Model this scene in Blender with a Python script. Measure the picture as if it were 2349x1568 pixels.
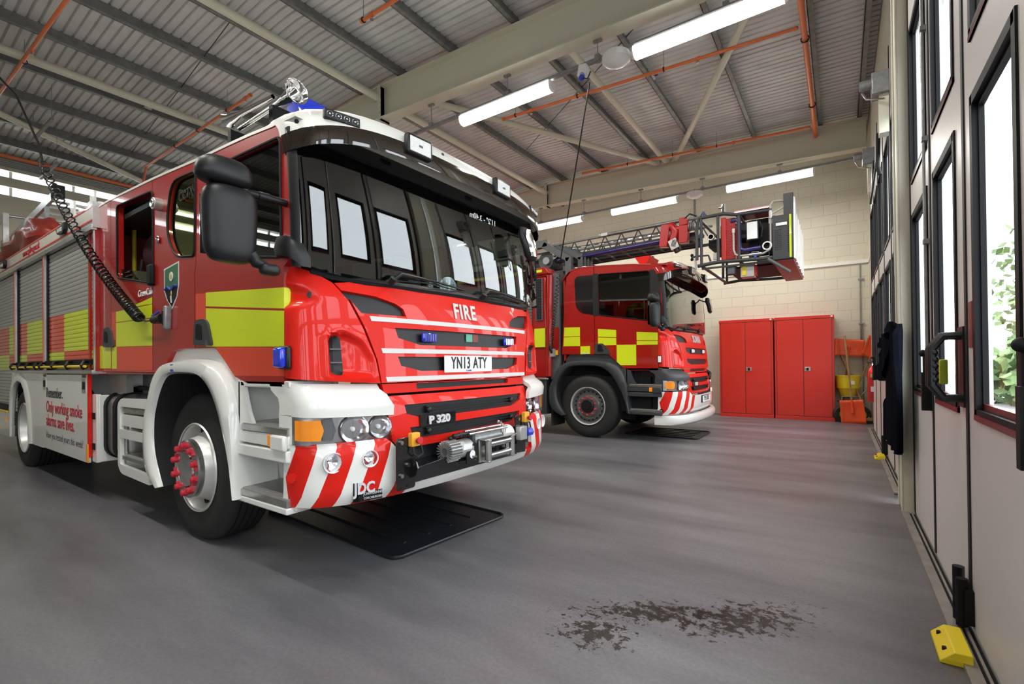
import bpy, math, random
from math import pi, sin, cos, sqrt, radians
from mathutils import Vector, Matrix
from mathutils.geometry import delaunay_2d_cdt
import numpy as np
random.seed(7)
for _o in list(bpy.data.objects): bpy.data.objects.remove(_o)
SC = bpy.context.scene
COL = SC.collection
V = Vector
# ------------------------------------------------------------------ camera
def make_camera():
    yaw, pitch, roll, H = .6063, .0072, .0100, 1.22
    fw = V((-sin(yaw), cos(yaw), 0)); rt = V((cos(yaw), sin(yaw), 0)); up = V((0, 0, 1))
    f2 = fw*cos(pitch)+up*sin(pitch); u2 = up*cos(pitch)-fw*sin(pitch)
    u3 = u2*cos(roll)+rt*sin(roll); r3 = rt*cos(roll)-u2*sin(roll)
    cd = bpy.data.cameras.new('camera'); co = bpy.data.objects.new('camera', cd); COL.objects.link(co)
    m = Matrix(((r3.x, u3.x, -f2.x, 0), (r3.y, u3.y, -f2.y, 0), (r3.z, u3.z, -f2.z, H), (0, 0, 0, 1)))
    co.matrix_world = m
    cd.sensor_width = 36; cd.lens = 1085.7/2349*36; cd.shift_y = (826.08-784)/2349
    cd.clip_start = .02; cd.clip_end = 200
    SC.camera = co
make_camera()
SC.view_settings.view_transform = 'Standard'
SC.view_settings.look = 'None'
SC.view_settings.gamma = 1
SC.view_settings.exposure = 0.42
SC.view_settings.use_curve_mapping = False
# ------------------------------------------------------------------ sky
W = bpy.data.worlds.new('World'); SC.world = W; W.use_nodes = True
_bg = W.node_tree.nodes['Background']
_bg.inputs[0].default_value = (.90, .95, 1, 1); _bg.inputs[1].default_value = 5.5
LAMP_W = 37      # watts of each fluorescent batten
def area(name, loc, sx, sy, power, rot=(0, 0, 0), col=(1, .97, .90), portal=False):
    l = bpy.data.lights.new(name, 'AREA'); l.shape = 'RECTANGLE'; l.size = sx; l.size_y = sy; l.energy = power; l.color = col
    if portal: l.cycles.is_portal = True
    o = bpy.data.objects.new(name, l); COL.objects.link(o); o.location = loc; o.rotation_euler = rot
    return o
for _y, _w in ((2.4, 5.0), (8.0, 5.0), (-3.4, 5.2)): area('door_daylight_portal', (.62, _y, 2.4), 3.4, _w, 1, rot=(0, pi/2, 0), portal=True)
for _y in (2.5,): area('strip_window_portal', (-14.2, _y, 5.03), .75, 18.9, 1, rot=(0, -pi/2, 0), portal=True)
# ------------------------------------------------------------------ materials
MAT = {}
def mat(name, col, rough=.5, metal=0., coat=0., spec=.5, emis=None, es=0., trans=0., bump=None, noise=None, alpha=1.):
    m = bpy.data.materials.new(name); m.use_nodes = True
    nt = m.node_tree; b = nt.nodes['Principled BSDF']
    b.inputs['Base Color'].default_value = (*col, 1); b.inputs['Roughness'].default_value = rough
    b.inputs['Metallic'].default_value = metal; b.inputs['Coat Weight'].default_value = coat
    b.inputs['Coat Roughness'].default_value = .03
    b.inputs['Specular IOR Level'].default_value = spec
    b.inputs['Transmission Weight'].default_value = trans
    if alpha < 1: b.inputs['Alpha'].default_value = alpha
    if emis: b.inputs['Emission Color'].default_value = (*emis, 1); b.inputs['Emission Strength'].default_value = es
    tc = nt.nodes.new('ShaderNodeTexCoord')
    if noise:      # (scale, amount): gentle variation of colour
        n = nt.nodes.new('ShaderNodeTexNoise'); n.inputs['Scale'].default_value = noise[0]; n.inputs['Detail'].default_value = 6
        nt.links.new(tc.outputs['Object'], n.inputs['Vector'])
        r = nt.nodes.new('ShaderNodeMapRange'); r.inputs['From Min'].default_value = .3; r.inputs['From Max'].default_value = .7
        r.inputs['To Min'].default_value = 1-noise[1]; r.inputs['To Max'].default_value = 1+noise[1]*.6
        nt.links.new(n.outputs['Fac'], r.inputs['Value'])
        x = nt.nodes.new('ShaderNodeVectorMath'); x.operation = 'SCALE'; x.inputs[0].default_value = col
        nt.links.new(r.outputs['Result'], x.inputs['Scale']); nt.links.new(x.outputs[0], b.inputs['Base Color'])
    if bump:       # (scale, strength)
        n = nt.nodes.new('ShaderNodeTexNoise'); n.inputs['Scale'].default_value = bump[0]; n.inputs['Detail'].default_value = 4
        nt.links.new(tc.outputs['Object'], n.inputs['Vector'])
        bp = nt.nodes.new('ShaderNodeBump'); bp.inputs['Strength'].default_value = bump[1]; bp.inputs['Distance'].default_value = .002
        nt.links.new(n.outputs['Fac'], bp.inputs['Height']); nt.links.new(bp.outputs['Normal'], b.inputs['Normal'])
    MAT[name] = m
    return m
def glass(name, tint, refl=1.0, rough=0.0):
    m = bpy.data.materials.new(name); m.use_nodes = True; nt = m.node_tree; nt.nodes.clear()
    o = nt.nodes.new('ShaderNodeOutputMaterial'); t = nt.nodes.new('ShaderNodeBsdfTransparent'); g = nt.nodes.new('ShaderNodeBsdfGlossy')
    t.inputs[0].default_value = (*tint, 1); g.inputs['Roughness'].default_value = rough; g.inputs[0].default_value = (1, 1, 1, 1)
    lw = nt.nodes.new('ShaderNodeLayerWeight'); lw.inputs[0].default_value = .5; pw = nt.nodes.new('ShaderNodeMath'); pw.operation = 'POWER'; pw.inputs[1].default_value = 5
    f = nt.nodes.new('ShaderNodeMath'); f.operation = 'MULTIPLY_ADD'; f.inputs[1].default_value = .90*refl; f.inputs[2].default_value = .045*refl
    nt.links.new(lw.outputs['Facing'], pw.inputs[0]); nt.links.new(pw.outputs[0], f.inputs[0]); mx = nt.nodes.new('ShaderNodeMixShader')
    nt.links.new(f.outputs[0], mx.inputs[0]); nt.links.new(t.outputs[0], mx.inputs[1]); nt.links.new(g.outputs[0], mx.inputs[2])
    nt.links.new(mx.outputs[0], o.inputs[0]); MAT[name] = m
    return m
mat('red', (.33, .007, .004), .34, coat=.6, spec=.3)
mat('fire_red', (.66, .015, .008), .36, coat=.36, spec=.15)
mat('orange_red', (.66, .055, .02), .35, coat=.3)
mat('lime', (.62, .72, .01), .35, coat=.3, spec=.5)
mat('white_paint', (.78, .78, .74), .3, coat=.8)
mat('cream', (.62, .60, .49), .45)
mat('roof_white', (.80, .78, .70), .3, coat=.6)
mat('black_plastic', (.009, .0095, .011), .42, spec=.4, bump=(600, .12))
mat('black_gloss', (.010, .010, .011), .12, coat=.5)
mat('smoke', (.02, .014, .010), .08, coat=1)
mat('dark_grey', (.035, .038, .042), .45)
mat('mid_grey', (.10, .105, .11), .5)
mat('rubber', (.016, .016, .016), .7, bump=(90, .3))
mat('arch_liner', (.008, .008, .009), .9, bump=(120, .5))
mat('aluminium', (.62, .62, .61), .32, metal=1, noise=(14, .12))
mat('steel', (.55, .55, .54), .25, metal=1)
mat('chrome', (.85, .85, .85), .05, metal=1)
mat('silver_paint', (.50, .50, .48), .35, metal=.6)
mat('shutter', (.50, .50, .47), .38, metal=.55)
mat('groove', (.10, .10, .10), .6)
mat('wheel_silver', (.66, .65, .62), .35, metal=.35, noise=(9, .08))
mat('nut_red', (.55, .02, .04), .45)
mat('amber', (.95, .30, .01), .15, coat=1, emis=(1, .3, 0), es=.10)
mat('blue_lens', (.01, .035, .55), .12, coat=1)
mat('blue_paint', (.02, .07, .42), .35)
mat('navy_pipe', (.03, .025, .16), .3, coat=.5)
mat('pipe_orange', (.72, .17, .05), .4)
mat('yellow', (.80, .62, .02), .4)
mat('hiviz', (.62, .72, .01), .4)
mat('cab_orange_yellow', (.85, .40, .03), .45)
mat('tank_metal', (.34, .33, .31), .35, metal=.8, noise=(6, .2))
mat('galv', (.30, .315, .32), .42, metal=.55, noise=(25, .22))
mat('silver_letter', (.62, .62, .64), .3, coat=.5)
mat('purlin', (.21, .215, .21), .5, metal=.4, noise=(12, .25))
mat('beam_cream', (.62, .61, .50), .4)
mat('olive_film', (.26, .29, .10), .03, metal=1)
mat('deck', (.65, .655, .65), .45, noise=(3, .12))
mat('cabinet_red', (.62, .028, .015), .38, coat=.2)
mat('coat_navy', (.004, .0045, .008), .95, spec=.03)
mat('wood', (.34, .20, .08), .6, noise=(8, .2))
mat('shovel_orange', (.80, .085, .015), .4)
mat('lamp_glow', (1, 1, 1), .4, emis=(1, .97, .90), es=9)
mat('lens_white', (.85, .86, .86), .12, coat=1, noise=(60, .08))
mat('reflector', (.80, .80, .82), .12, metal=1, bump=(30, 1.0))
mat('text_black', (.01, .01, .01), .5)
mat('text_dark', (.03, .032, .035), .5)
mat('text_red', (.42, .012, .03), .5)
mat('white', (.82, .82, .82), .4)
mat('plate_white', (.80, .81, .80), .35)
mat('navy_text', (.02, .05, .45), .4)
mat('tarp_red', (.26, .022, .012), .45, coat=.2, bump=(9, 1.0))
mat('door_grey', (.60, .58, .56), .4, noise=(1.3, .03))
mat('door_burgundy', (.11, .008, .012), .3)
mat('frame_black', (.008, .0085, .010), .55, spec=.18)
mat('seal_black', (.006, .007, .008), .6)
mat('track_metal', (.36, .34, .31), .4, metal=.6, noise=(10, .2))
mat('mat_rubber', (.013, .014, .017), .38, bump=(60, .25))
mat('seat_fabric', (.05, .012, .015), .8)
mat('dash', (.03, .032, .034), .6)
mat('leaf', (.10, .16, .05), .7, noise=(1.5, .5))
mat('tarmac', (.16, .16, .155), .9)
mat('shield_green', (.03, .13, .06), .4)
mat('gold', (.55, .42, .10), .4)
mat('green_sticker', (.10, .38, .26), .4)
mat('dull_red', (.22, .04, .03), .5)
mat('cable_black', (.006, .006, .006), .3)
mat('red_plastic', (.50, .012, .012), .35, coat=.4)
mat('hose_grey', (.45, .44, .41), .5)
mat('pale_sign', (.62, .62, .60), .5)
glass('glass_dark', (.60, .64, .64), refl=1.45)
glass('glass_clear', (.93, .95, .94))
glass('glass_olive', (.40, .45, .22))
glass('glass_window', (.97, .98, .98), refl=.35)
glass('smoke_glass', (.22, .17, .13))
glass('lens', (.97, .98, 1))
glass('glass_black', (.06, .065, .06))
def floor_mat():
    m = mat('floor_paint', (.10, .105, .11), .35)
    nt = m.node_tree; b = nt.nodes['Principled BSDF']; L = nt.links.new
    tc = nt.nodes.new('ShaderNodeTexCoord')
    def noise(scale, det=8, vec=None, rough=.6):
        n = nt.nodes.new('ShaderNodeTexNoise'); n.inputs['Scale'].default_value = scale; n.inputs['Detail'].default_value = det
        n.inputs['Roughness'].default_value = rough
        L(vec or tc.outputs['Object'], n.inputs['Vector']); return n.outputs['Fac']
    def ramp(src, p0, p1, c0, c1):
        r = nt.nodes.new('ShaderNodeValToRGB'); e = r.color_ramp.elements
        e[0].position = p0; e[1].position = p1; e[0].color = (*c0, 1); e[1].color = (*c1, 1); L(src, r.inputs[0]); return r.outputs[0]
    def mul(a, c, fac=1., mode='MULTIPLY'):
        x = nt.nodes.new('ShaderNodeMix'); x.data_type = 'RGBA'; x.blend_type = mode
        if isinstance(fac, float): x.inputs[0].default_value = fac
        else: L(fac, x.inputs[0])
        for s, v in ((6, a), (7, c)):
            if isinstance(v, tuple): x.inputs[s].default_value = (*v, 1)
            else: L(v, x.inputs[s])
        return x.outputs[2]
    mp = nt.nodes.new('ShaderNodeMapping'); mp.inputs['Rotation'].default_value = (0, 0, .35); mp.inputs['Scale'].default_value = (.5, 2.2, 1)
    L(tc.outputs['Object'], mp.inputs[0])
    big = ramp(noise(.9, 5, mp.outputs[0]), .28, .72, (.080, .078, .086), (.190, .185, .196))
    fine = ramp(noise(55, 3), .25, .75, (.82, .82, .82), (1.12, 1.12, 1.12))
    c = mul(big, fine)
    speck = ramp(noise(170, 1), .70, .76, (0, 0, 0), (1, 1, 1))
    c = mul(c, (.32, .32, .33), speck)
    # bare stain where the paint has worn, with its own outline
    def dist(cx, cy, sx, sy, rot):
        q = nt.nodes.new('ShaderNodeMapping'); q.vector_type = 'TEXTURE'; q.inputs['Location'].default_value = (cx, cy, 0)
        q.inputs['Rotation'].default_value = (0, 0, rot); q.inputs['Scale'].default_value = (sx, sy, 1)
        L(tc.outputs['Object'], q.inputs[0]); ln = nt.nodes.new('ShaderNodeVectorMath'); ln.operation = 'LENGTH'; L(q.outputs[0], ln.inputs[0]); return ln.outputs['Value'], q
    for cx, cy, sx, sy, rot in ((-.40, 2.46, .46, .19, .75), (-.93, 1.98, .22, .18, .3), (-.75, 2.30, .5, .14, .5)):
        d, q = dist(cx, cy, sx, sy, rot)
        a = nt.nodes.new('ShaderNodeMath'); a.operation = 'SUBTRACT'; L(noise(22, 6, rough=.7), a.inputs[0])
        s = nt.nodes.new('ShaderNodeMath'); s.operation = 'MULTIPLY'; s.inputs[1].default_value = .22; L(d, s.inputs[0]); L(s.outputs[0], a.inputs[1])
        msk = ramp(a.outputs[0], .37, .43, (0, 0, 0), (1, 1, 1))
        c = mul(c, (.118, .112, .095), msk)
    L(c, b.inputs['Base Color'])
    rr = nt.nodes.new('ShaderNodeMapRange'); rr.inputs['To Min'].default_value = .30; rr.inputs['To Max'].default_value = .46
    L(noise(1.7, 6), rr.inputs['Value']); L(rr.outputs[0], b.inputs['Roughness'])
    bp = nt.nodes.new('ShaderNodeBump'); bp.inputs['Strength'].default_value = .25; bp.inputs['Distance'].default_value = .002
    L(noise(140, 3), bp.inputs['Height']); L(bp.outputs[0], b.inputs['Normal'])
floor_mat()
def block_mat():
    m = mat('blockwork', (.60, .57, .48), .6)
    nt = m.node_tree; b = nt.nodes['Principled BSDF']; L = nt.links.new
    tc = nt.nodes.new('ShaderNodeTexCoord'); sp = nt.nodes.new('ShaderNodeSeparateXYZ'); cb = nt.nodes.new('ShaderNodeCombineXYZ')
    L(tc.outputs['Object'], sp.inputs[0])
    ad = nt.nodes.new('ShaderNodeMath'); L(sp.outputs[0], ad.inputs[0]); L(sp.outputs[1], ad.inputs[1])
    L(ad.outputs[0], cb.inputs[0]); L(sp.outputs[2], cb.inputs[1])
    br = nt.nodes.new('ShaderNodeTexBrick'); L(cb.outputs[0], br.inputs['Vector'])
    br.inputs['Scale'].default_value = 1; br.inputs['Brick Width'].default_value = .45; br.inputs['Row Height'].default_value = .225
    br.inputs['Mortar Size'].default_value = .006; br.inputs['Mortar Smooth'].default_value = .3
    br.inputs['Color1'].default_value = (.63, .60, .485, 1); br.inputs['Color2'].default_value = (.61, .58, .47, 1); br.inputs['Mortar'].default_value = (.56, .535, .44, 1)
    L(br.outputs['Color'], b.inputs['Base Color'])
    n = nt.nodes.new('ShaderNodeTexNoise'); n.inputs['Scale'].default_value = 60; L(tc.outputs['Object'], n.inputs['Vector'])
    m2 = nt.nodes.new('ShaderNodeMath'); m2.operation = 'MULTIPLY_ADD'; m2.inputs[1].default_value = -1.0; L(br.outputs['Fac'], m2.inputs[0])
    m3 = nt.nodes.new('ShaderNodeMath'); m3.operation = 'MULTIPLY'; m3.inputs[1].default_value = .25; L(n.outputs['Fac'], m3.inputs[0]); L(m3.outputs[0], m2.inputs[2])
    bp = nt.nodes.new('ShaderNodeBump'); bp.inputs['Strength'].default_value = .7; bp.inputs['Distance'].default_value = .006
    L(m2.outputs[0], bp.inputs['Height']); L(bp.outputs[0], b.inputs['Normal'])
block_mat()
def tread_mat():
    m = mat('tread_plate', (.42, .41, .40), .4, metal=.7)
    nt = m.node_tree; b = nt.nodes['Principled BSDF']; L = nt.links.new
    tc = nt.nodes.new('ShaderNodeTexCoord')
    v = nt.nodes.new('ShaderNodeTexVoronoi'); v.inputs['Scale'].default_value = 45; v.inputs['Randomness'].default_value = .25
    L(tc.outputs['Object'], v.inputs['Vector'])
    bp = nt.nodes.new('ShaderNodeBump'); bp.inputs['Strength'].default_value = 1; bp.inputs['Distance'].default_value = .008; bp.invert = True
    L(v.outputs['Distance'], bp.inputs['Height']); L(bp.outputs[0], b.inputs['Normal'])
    m = mat('mesh_panel', (.33, .31, .27), .5, metal=.5)
    nt = m.node_tree; b = nt.nodes['Principled BSDF']; L = nt.links.new
    tc = nt.nodes.new('ShaderNodeTexCoord')
    v = nt.nodes.new('ShaderNodeTexVoronoi'); v.inputs['Scale'].default_value = 110; v.inputs['Randomness'].default_value = 0
    L(tc.outputs['Object'], v.inputs['Vector'])
    r = nt.nodes.new('ShaderNodeValToRGB'); r.color_ramp.elements[0].position = .25; r.color_ramp.elements[1].position = .4
    r.color_ramp.elements[0].color = (.12, .11, .10, 1); r.color_ramp.elements[1].color = (.36, .34, .30, 1)
    L(v.outputs['Distance'], r.inputs[0]); L(r.outputs[0], b.inputs['Base Color'])
tread_mat()
# ------------------------------------------------------------------ mesh building
def col_link(o): COL.objects.link(o); return o
class MB:
    shift = None
    def __init__(s): s.v = []; s.f = []; s.m = []; s.mats = []
    def mi(s, name):
        if name not in s.mats: s.mats.append(name)
        return s.mats.index(name)
    def add(s, vs, fs, m):
        b = len(s.v); s.v += [tuple(p) for p in vs]; k = s.mi(m) if isinstance(m, str) else None
        for i, f in enumerate(fs):
            s.f.append(tuple(b+j for j in f)); s.m.append(k if k is not None else s.mi(m[i]))
        return s
    def box(s, c, d, m, rot=None, piv=None):
        x, y, z = d[0]/2, d[1]/2, d[2]/2
        vs = [V((sx*x, sy*y, sz*z)) for sx in (-1, 1) for sy in (-1, 1) for sz in (-1, 1)]
        if rot is not None:
            R = rot if isinstance(rot, Matrix) else Matrix.Rotation(rot[2], 3, 'Z') @ Matrix.Rotation(rot[1], 3, 'Y') @ Matrix.Rotation(rot[0], 3, 'X')
            vs = [R @ p for p in vs]
        vs = [p+V(c) for p in vs]
        return s.add(vs, [(0, 1, 3, 2), (4, 6, 7, 5), (0, 4, 5, 1), (2, 3, 7, 6), (0, 2, 6, 4), (1, 5, 7, 3)], m)
    def bb(s, a, b, m):     # box between two corners
        return s.box([(a[i]+b[i])/2 for i in range(3)], [abs(a[i]-b[i]) for i in range(3)], m)
    def cyl(s, p0, p1, r, m, r1=None, n=20, caps=True):
        p0 = V(p0); p1 = V(p1); r1 = r if r1 is None else r1; d = (p1-p0).normalized()
        a = d.orthogonal().normalized(); b = d.cross(a)
        vs = []
        for p, rr in ((p0, r), (p1, r1)):
            for i in range(n):
                t = 2*pi*i/n; vs.append(p+a*cos(t)*rr+b*sin(t)*rr)
        fs = [(i, (i+1) % n, n+(i+1) % n, n+i) for i in range(n)]
        if caps: fs += [tuple(range(n))[::-1], tuple(range(n, 2*n))]
        return s.add(vs, fs, m)
    def tube(s, pts, r, m, n=10, closed=False):
        pts = [V(p) for p in pts]; N = len(pts); vs = []
        prev = None
        for i, p in enumerate(pts):
            if closed: d = (pts[(i+1) % N]-pts[i-1])
            else: d = pts[min(i+1, N-1)]-pts[max(i-1, 0)]
            d.normalize()
            if prev is None: a = d.orthogonal().normalized()
            else:
                a = prev-d*prev.dot(d)
                a = a.normalized() if a.length > 1e-6 else d.orthogonal().normalized()
            prev = a; b = d.cross(a); rr = r[i] if isinstance(r, (list, tuple)) else r
            for k in range(n):
                t = 2*pi*k/n; vs.append(p+a*cos(t)*rr+b*sin(t)*rr)
        fs = []
        for i in range(N if closed else N-1):
            j = (i+1) % N
            for k in range(n): fs.append((i*n+k, i*n+(k+1) % n, j*n+(k+1) % n, j*n+k))
        if not closed: fs += [tuple(range(n))[::-1], tuple((N-1)*n+k for k in range(n))]
        return s.add(vs, fs, m)
    def lathe(s, c, ax, prof, m, n=40, a0=0, a1=2*pi):   # prof: (along axis, radius)
        c = V(c); ax = V(ax).normalized(); a = ax.orthogonal().normalized(); b = ax.cross(a)
        vs = []; full = abs(a1-a0-2*pi) < 1e-6; K = n if full else n+1
        for h, r in prof:
            for k in range(K):
                t = a0+(a1-a0)*k/n; vs.append(c+ax*h+(a*cos(t)+b*sin(t))*r)
        fs = []; ms = []
        for i in range(len(prof)-1):
            for k in range(n if full else n):
                k2 = (k+1) % K
                fs.append((i*K+k, i*K+k2, (i+1)*K+k2, (i+1)*K+k)); ms.append(m if isinstance(m, str) else m[i])
        return s.add(vs, fs, ms)
    def ball(s, c, r, m, n=16, k=10):
        r = r if isinstance(r, (tuple, list)) else (r, r, r); vs = []
        for i in range(k+1):
            th = pi*i/k
            for j in range(n): ph = 2*pi*j/n; vs.append((c[0]+r[0]*sin(th)*cos(ph), c[1]+r[1]*sin(th)*sin(ph), c[2]+r[2]*cos(th)))
        fs = [(i*n+j, (i+1)*n+j, (i+1)*n+(j+1) % n, i*n+(j+1) % n) for i in range(k) for j in range(n)]
        return s.add(vs, fs, m)
    def loft(s, rows, m, closed=False, caps=False):
        n = len(rows[0]); vs = [p for r in rows for p in r]; fs = []; ms = []
        for i in range(len(rows)-1):
            for k in range(n if closed else n-1):
                k2 = (k+1) % n; fs.append((i*n+k, i*n+k2, (i+1)*n+k2, (i+1)*n+k)); ms.append(m if isinstance(m, str) else m[i])
        if caps:
            fs += [tuple(range(n))[::-1], tuple((len(rows)-1)*n+k for k in range(n))]; ms += [m if isinstance(m, str) else m[0]]*2
        return s.add(vs, fs, ms)
    def prism(s, pts, d, m):   # polygon of 3D points extruded by vector d
        d = V(d); n = len(pts); vs = [V(p) for p in pts]+[V(p)+d for p in pts]
        fs = [tuple(range(n)), tuple(range(2*n-1, n-1, -1))]+[(i, i+n, (i+1) % n+n, (i+1) % n) for i in range(n)]
        return s.add(vs, fs, m)
    def sheet(s, outer, mp, m, holes=(), regs=(), th=.01, res=.08, edge=None):
        """filled outline in (u,v), mapped through mp(u,v)->point, given thickness behind; regs = [(polygon, material)]"""
        def dens(p, r):
            out = []
            for i in range(len(p)):
                a = p[i]; b = p[(i+1) % len(p)]; k = max(1, int(math.ceil(math.hypot(a[0]-b[0], a[1]-b[1])/r)))
                out += [(a[0]+(b[0]-a[0])*j/k, a[1]+(b[1]-a[1])*j/k) for j in range(k)]
            return out
        def inside(p, x, y):
            c = False; n = len(p); j = n-1
            for i in range(n):
                if (p[i][1] > y) != (p[j][1] > y) and x < (p[j][0]-p[i][0])*(y-p[i][1])/(p[j][1]-p[i][1])+p[i][0]: c = not c
                j = i
            return c
        pts = []; ed = []
        loops = [dens(outer, res)]+[dens(h, res) for h in holes]+[dens(r[0], res) for r in regs]
        for lp in loops:
            b = len(pts); pts += lp; ed += [(b+i, b+(i+1) % len(lp)) for i in range(len(lp))]
        xs = [p[0] for p in outer]; ys = [p[1] for p in outer]
        bpts = list(pts)
        nx = int((max(xs)-min(xs))/res); ny = int((max(ys)-min(ys))/res)
        arr = np.array(bpts)
        for i in range(1, nx+1):
            for j in range(1, ny+1):
                x = min(xs)+(max(xs)-min(xs))*i/(nx+1); y = min(ys)+(max(ys)-min(ys))*j/(ny+1)
                if inside(outer, x, y) and (np.hypot(arr[:, 0]-x, arr[:, 1]-y).min() > res*.4): pts.append((x, y))
        vo, eo, fo, _, _, _ = delaunay_2d_cdt([V(p) for p in pts], ed, [], 0, 1e-5)
        tri = []; tm = []
        for f in fo:
            x = sum(vo[i][0] for i in f)/3; y = sum(vo[i][1] for i in f)/3
            if not inside(outer, x, y) or any(inside(h, x, y) for h in holes): continue
            mm = m
            for r in regs:
                if inside(r[0], x, y): mm = r[1]
            tri.append(tuple(f)); tm.append(mm)
        used = sorted({i for f in tri for i in f}); rm = {o: k for k, o in enumerate(used)}
        e = 1e-3; P = []; Q = []
        for i in used:
            u, v = vo[i]; p = V(mp(u, v)); n = (V(mp(u+e, v))-V(mp(u-e, v))).cross(V(mp(u, v+e))-V(mp(u, v-e)))
            n.normalize(); P.append(p); Q.append(p-n*th)
        N = len(P); fs = []; ms = []
        cnt = {}
        for f, mm in zip(tri, tm):
            g = tuple(rm[i] for i in f)
            a, b2, c2 = [vo[i] for i in f]
            if (b2[0]-a[0])*(c2[1]-a[1])-(b2[1]-a[1])*(c2[0]-a[0]) < 0: g = g[::-1]
            fs.append(g); ms.append(mm); fs.append(tuple(i+N for i in g[::-1])); ms.append(edge or m)
            for k in range(3):
                cnt[(g[k], g[(k+1) % 3])] = mm
        for (a, b2), mm in cnt.items():
            if (b2, a) not in cnt: fs.append((b2, a, a+N, b2+N)); ms.append(edge or mm)
        return s.add(P+Q, fs, ms)
    def build(s, name, parent=None, smooth=35, bevel=0, seg=2, label=None, solid=0):
        if MB.shift: s.v = [(p[0]+MB.shift[0], p[1]+MB.shift[1], p[2]+MB.shift[2]) for p in s.v]
        me = bpy.data.meshes.new(name); me.from_pydata(s.v, [], s.f)
        for n in s.mats: me.materials.append(MAT[n])
        me.polygons.foreach_set('material_index', s.m)
        me.validate(); me.update()
        if smooth:
            me.shade_smooth(); me.set_sharp_from_angle(angle=radians(smooth))
        o = bpy.data.objects.new(name, me); COL.objects.link(o)
        if bevel:
            b = o.modifiers.new('bevel', 'BEVEL'); b.width = bevel; b.segments = seg; b.limit_method = 'ANGLE'; b.angle_limit = radians(40)
            b.harden_normals = False
        if solid:
            b = o.modifiers.new('thickness', 'SOLIDIFY'); b.thickness = solid; b.offset = -1
        if parent: put(o, parent)
        if label: o['label'] = label
        return o
BASE = {}
def put(o, parent):
    o.parent = parent
    root = parent
    while root.parent: root = root.parent
    if parent.parent is None and parent.type == 'EMPTY':
        o.matrix_parent_inverse = Matrix.Translation(-V(BASE[parent.name]))
    return o
def tag(o, label, cat, group=None):
    o['label'] = label; o['category'] = cat
    if group: o['group'] = group
    return o
def thing(name, label, cat, loc=(0, 0, 0), group=None, base=None):
    o = bpy.data.objects.new(name, None); COL.objects.link(o); o.location = loc; o.empty_display_size = .1
    BASE[o.name] = tuple(base or loc); tag(o, label, cat, group)
    return o
def struct(o): o['kind'] = 'structure'; return o
def text(s, size, M4, material, name, parent=None, ext=.002, align='CENTER', bold=0., sx=1., font=None, space=1.):
    c = bpy.data.curves.new(name, 'FONT'); c.body = s; c.size = size; c.extrude = ext; c.offset = bold
    c.align_x = align; c.align_y = 'CENTER'; c.resolution_u = 3; c.space_character = space
    t = bpy.data.objects.new('t', c); COL.objects.link(t)
    dg = bpy.context.evaluated_depsgraph_get(); me = bpy.data.meshes.new_from_object(t.evaluated_get(dg))
    bpy.data.objects.remove(t)
    me.transform(Matrix.Diagonal((sx, 1, 1, 1))); me.transform(M4); me.materials.clear(); me.materials.append(MAT[material]); me.name = name
    o = bpy.data.objects.new(name, me); COL.objects.link(o)
    if parent: put(o, parent)
    return o
def face_side(x, y, z, shear=0):      # text on a wall that faces -Y, reading along +X
    return Matrix(((1, 0, 0, x), (0, 0, -1, y), (shear, 1, 0, z), (0, 0, 0, 1)))
def face_front(x, y, z):     # text on a face towards +X, reading along +Y
    return Matrix(((0, 0, 1, x), (1, 0, 0, y), (0, 1, 0, z), (0, 0, 0, 1)))
def copy_tree(o, parent=None, delta=None, group=None):
    c = o.copy(); COL.objects.link(c)
    if parent: c.parent = parent
    for ch in o.children: copy_tree(ch, c)
    return c
def arc(c, r, a0, a1, n, plane='xz', y=0):
    out = []
    for i in range(n+1):
        t = a0+(a1-a0)*i/n; out.append((c[0]+r*cos(t), c[1]+r*sin(t)))
    return out
def crom(p, n=3):       # smooth curve through 2D points
    out = []
    for i in range(len(p)-1):
        a = p[max(i-1, 0)]; b = p[i]; c = p[i+1]; d = p[min(i+2, len(p)-1)]
        for k in range(n):
            t = k/n; out.append(tuple(.5*((2*b[j])+(-a[j]+c[j])*t+(2*a[j]-5*b[j]+4*c[j]-d[j])*t*t+(-a[j]+3*b[j]-3*c[j]+d[j])*t**3) for j in (0, 1)))
    return out+[tuple(p[-1])]
def rrect(x0, y0, x1, y1, r, n=4):
    o = []
    for cx, cy, a in ((x1-r, y1-r, 0), (x0+r, y1-r, pi/2), (x0+r, y0+r, pi), (x1-r, y0+r, 3*pi/2)):
        for i in range(n+1): t = a+pi/2*i/n; o.append((cx+r*cos(t), cy+r*sin(t)))
    return o
def rpoly(p, r, n=4):
    """polygon with rounded corners; r one radius or one per corner"""
    out = []; N = len(p)
    for i in range(N):
        a = V(p[i-1]); b = V(p[i]); c = V(p[(i+1) % N]); rr = r[i] if isinstance(r, (list, tuple)) else r
        if rr <= 0: out.append(tuple(b)); continue
        d1 = (a-b); d2 = (c-b); k = min(rr, d1.length*.49, d2.length*.49)
        p1 = b+d1.normalized()*k; p2 = b+d2.normalized()*k
        for j in range(n+1):
            t = j/n; q = p1*(1-t)**2+b*2*t*(1-t)+p2*t*t; out.append((q.x, q.y))
    return out
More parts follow.
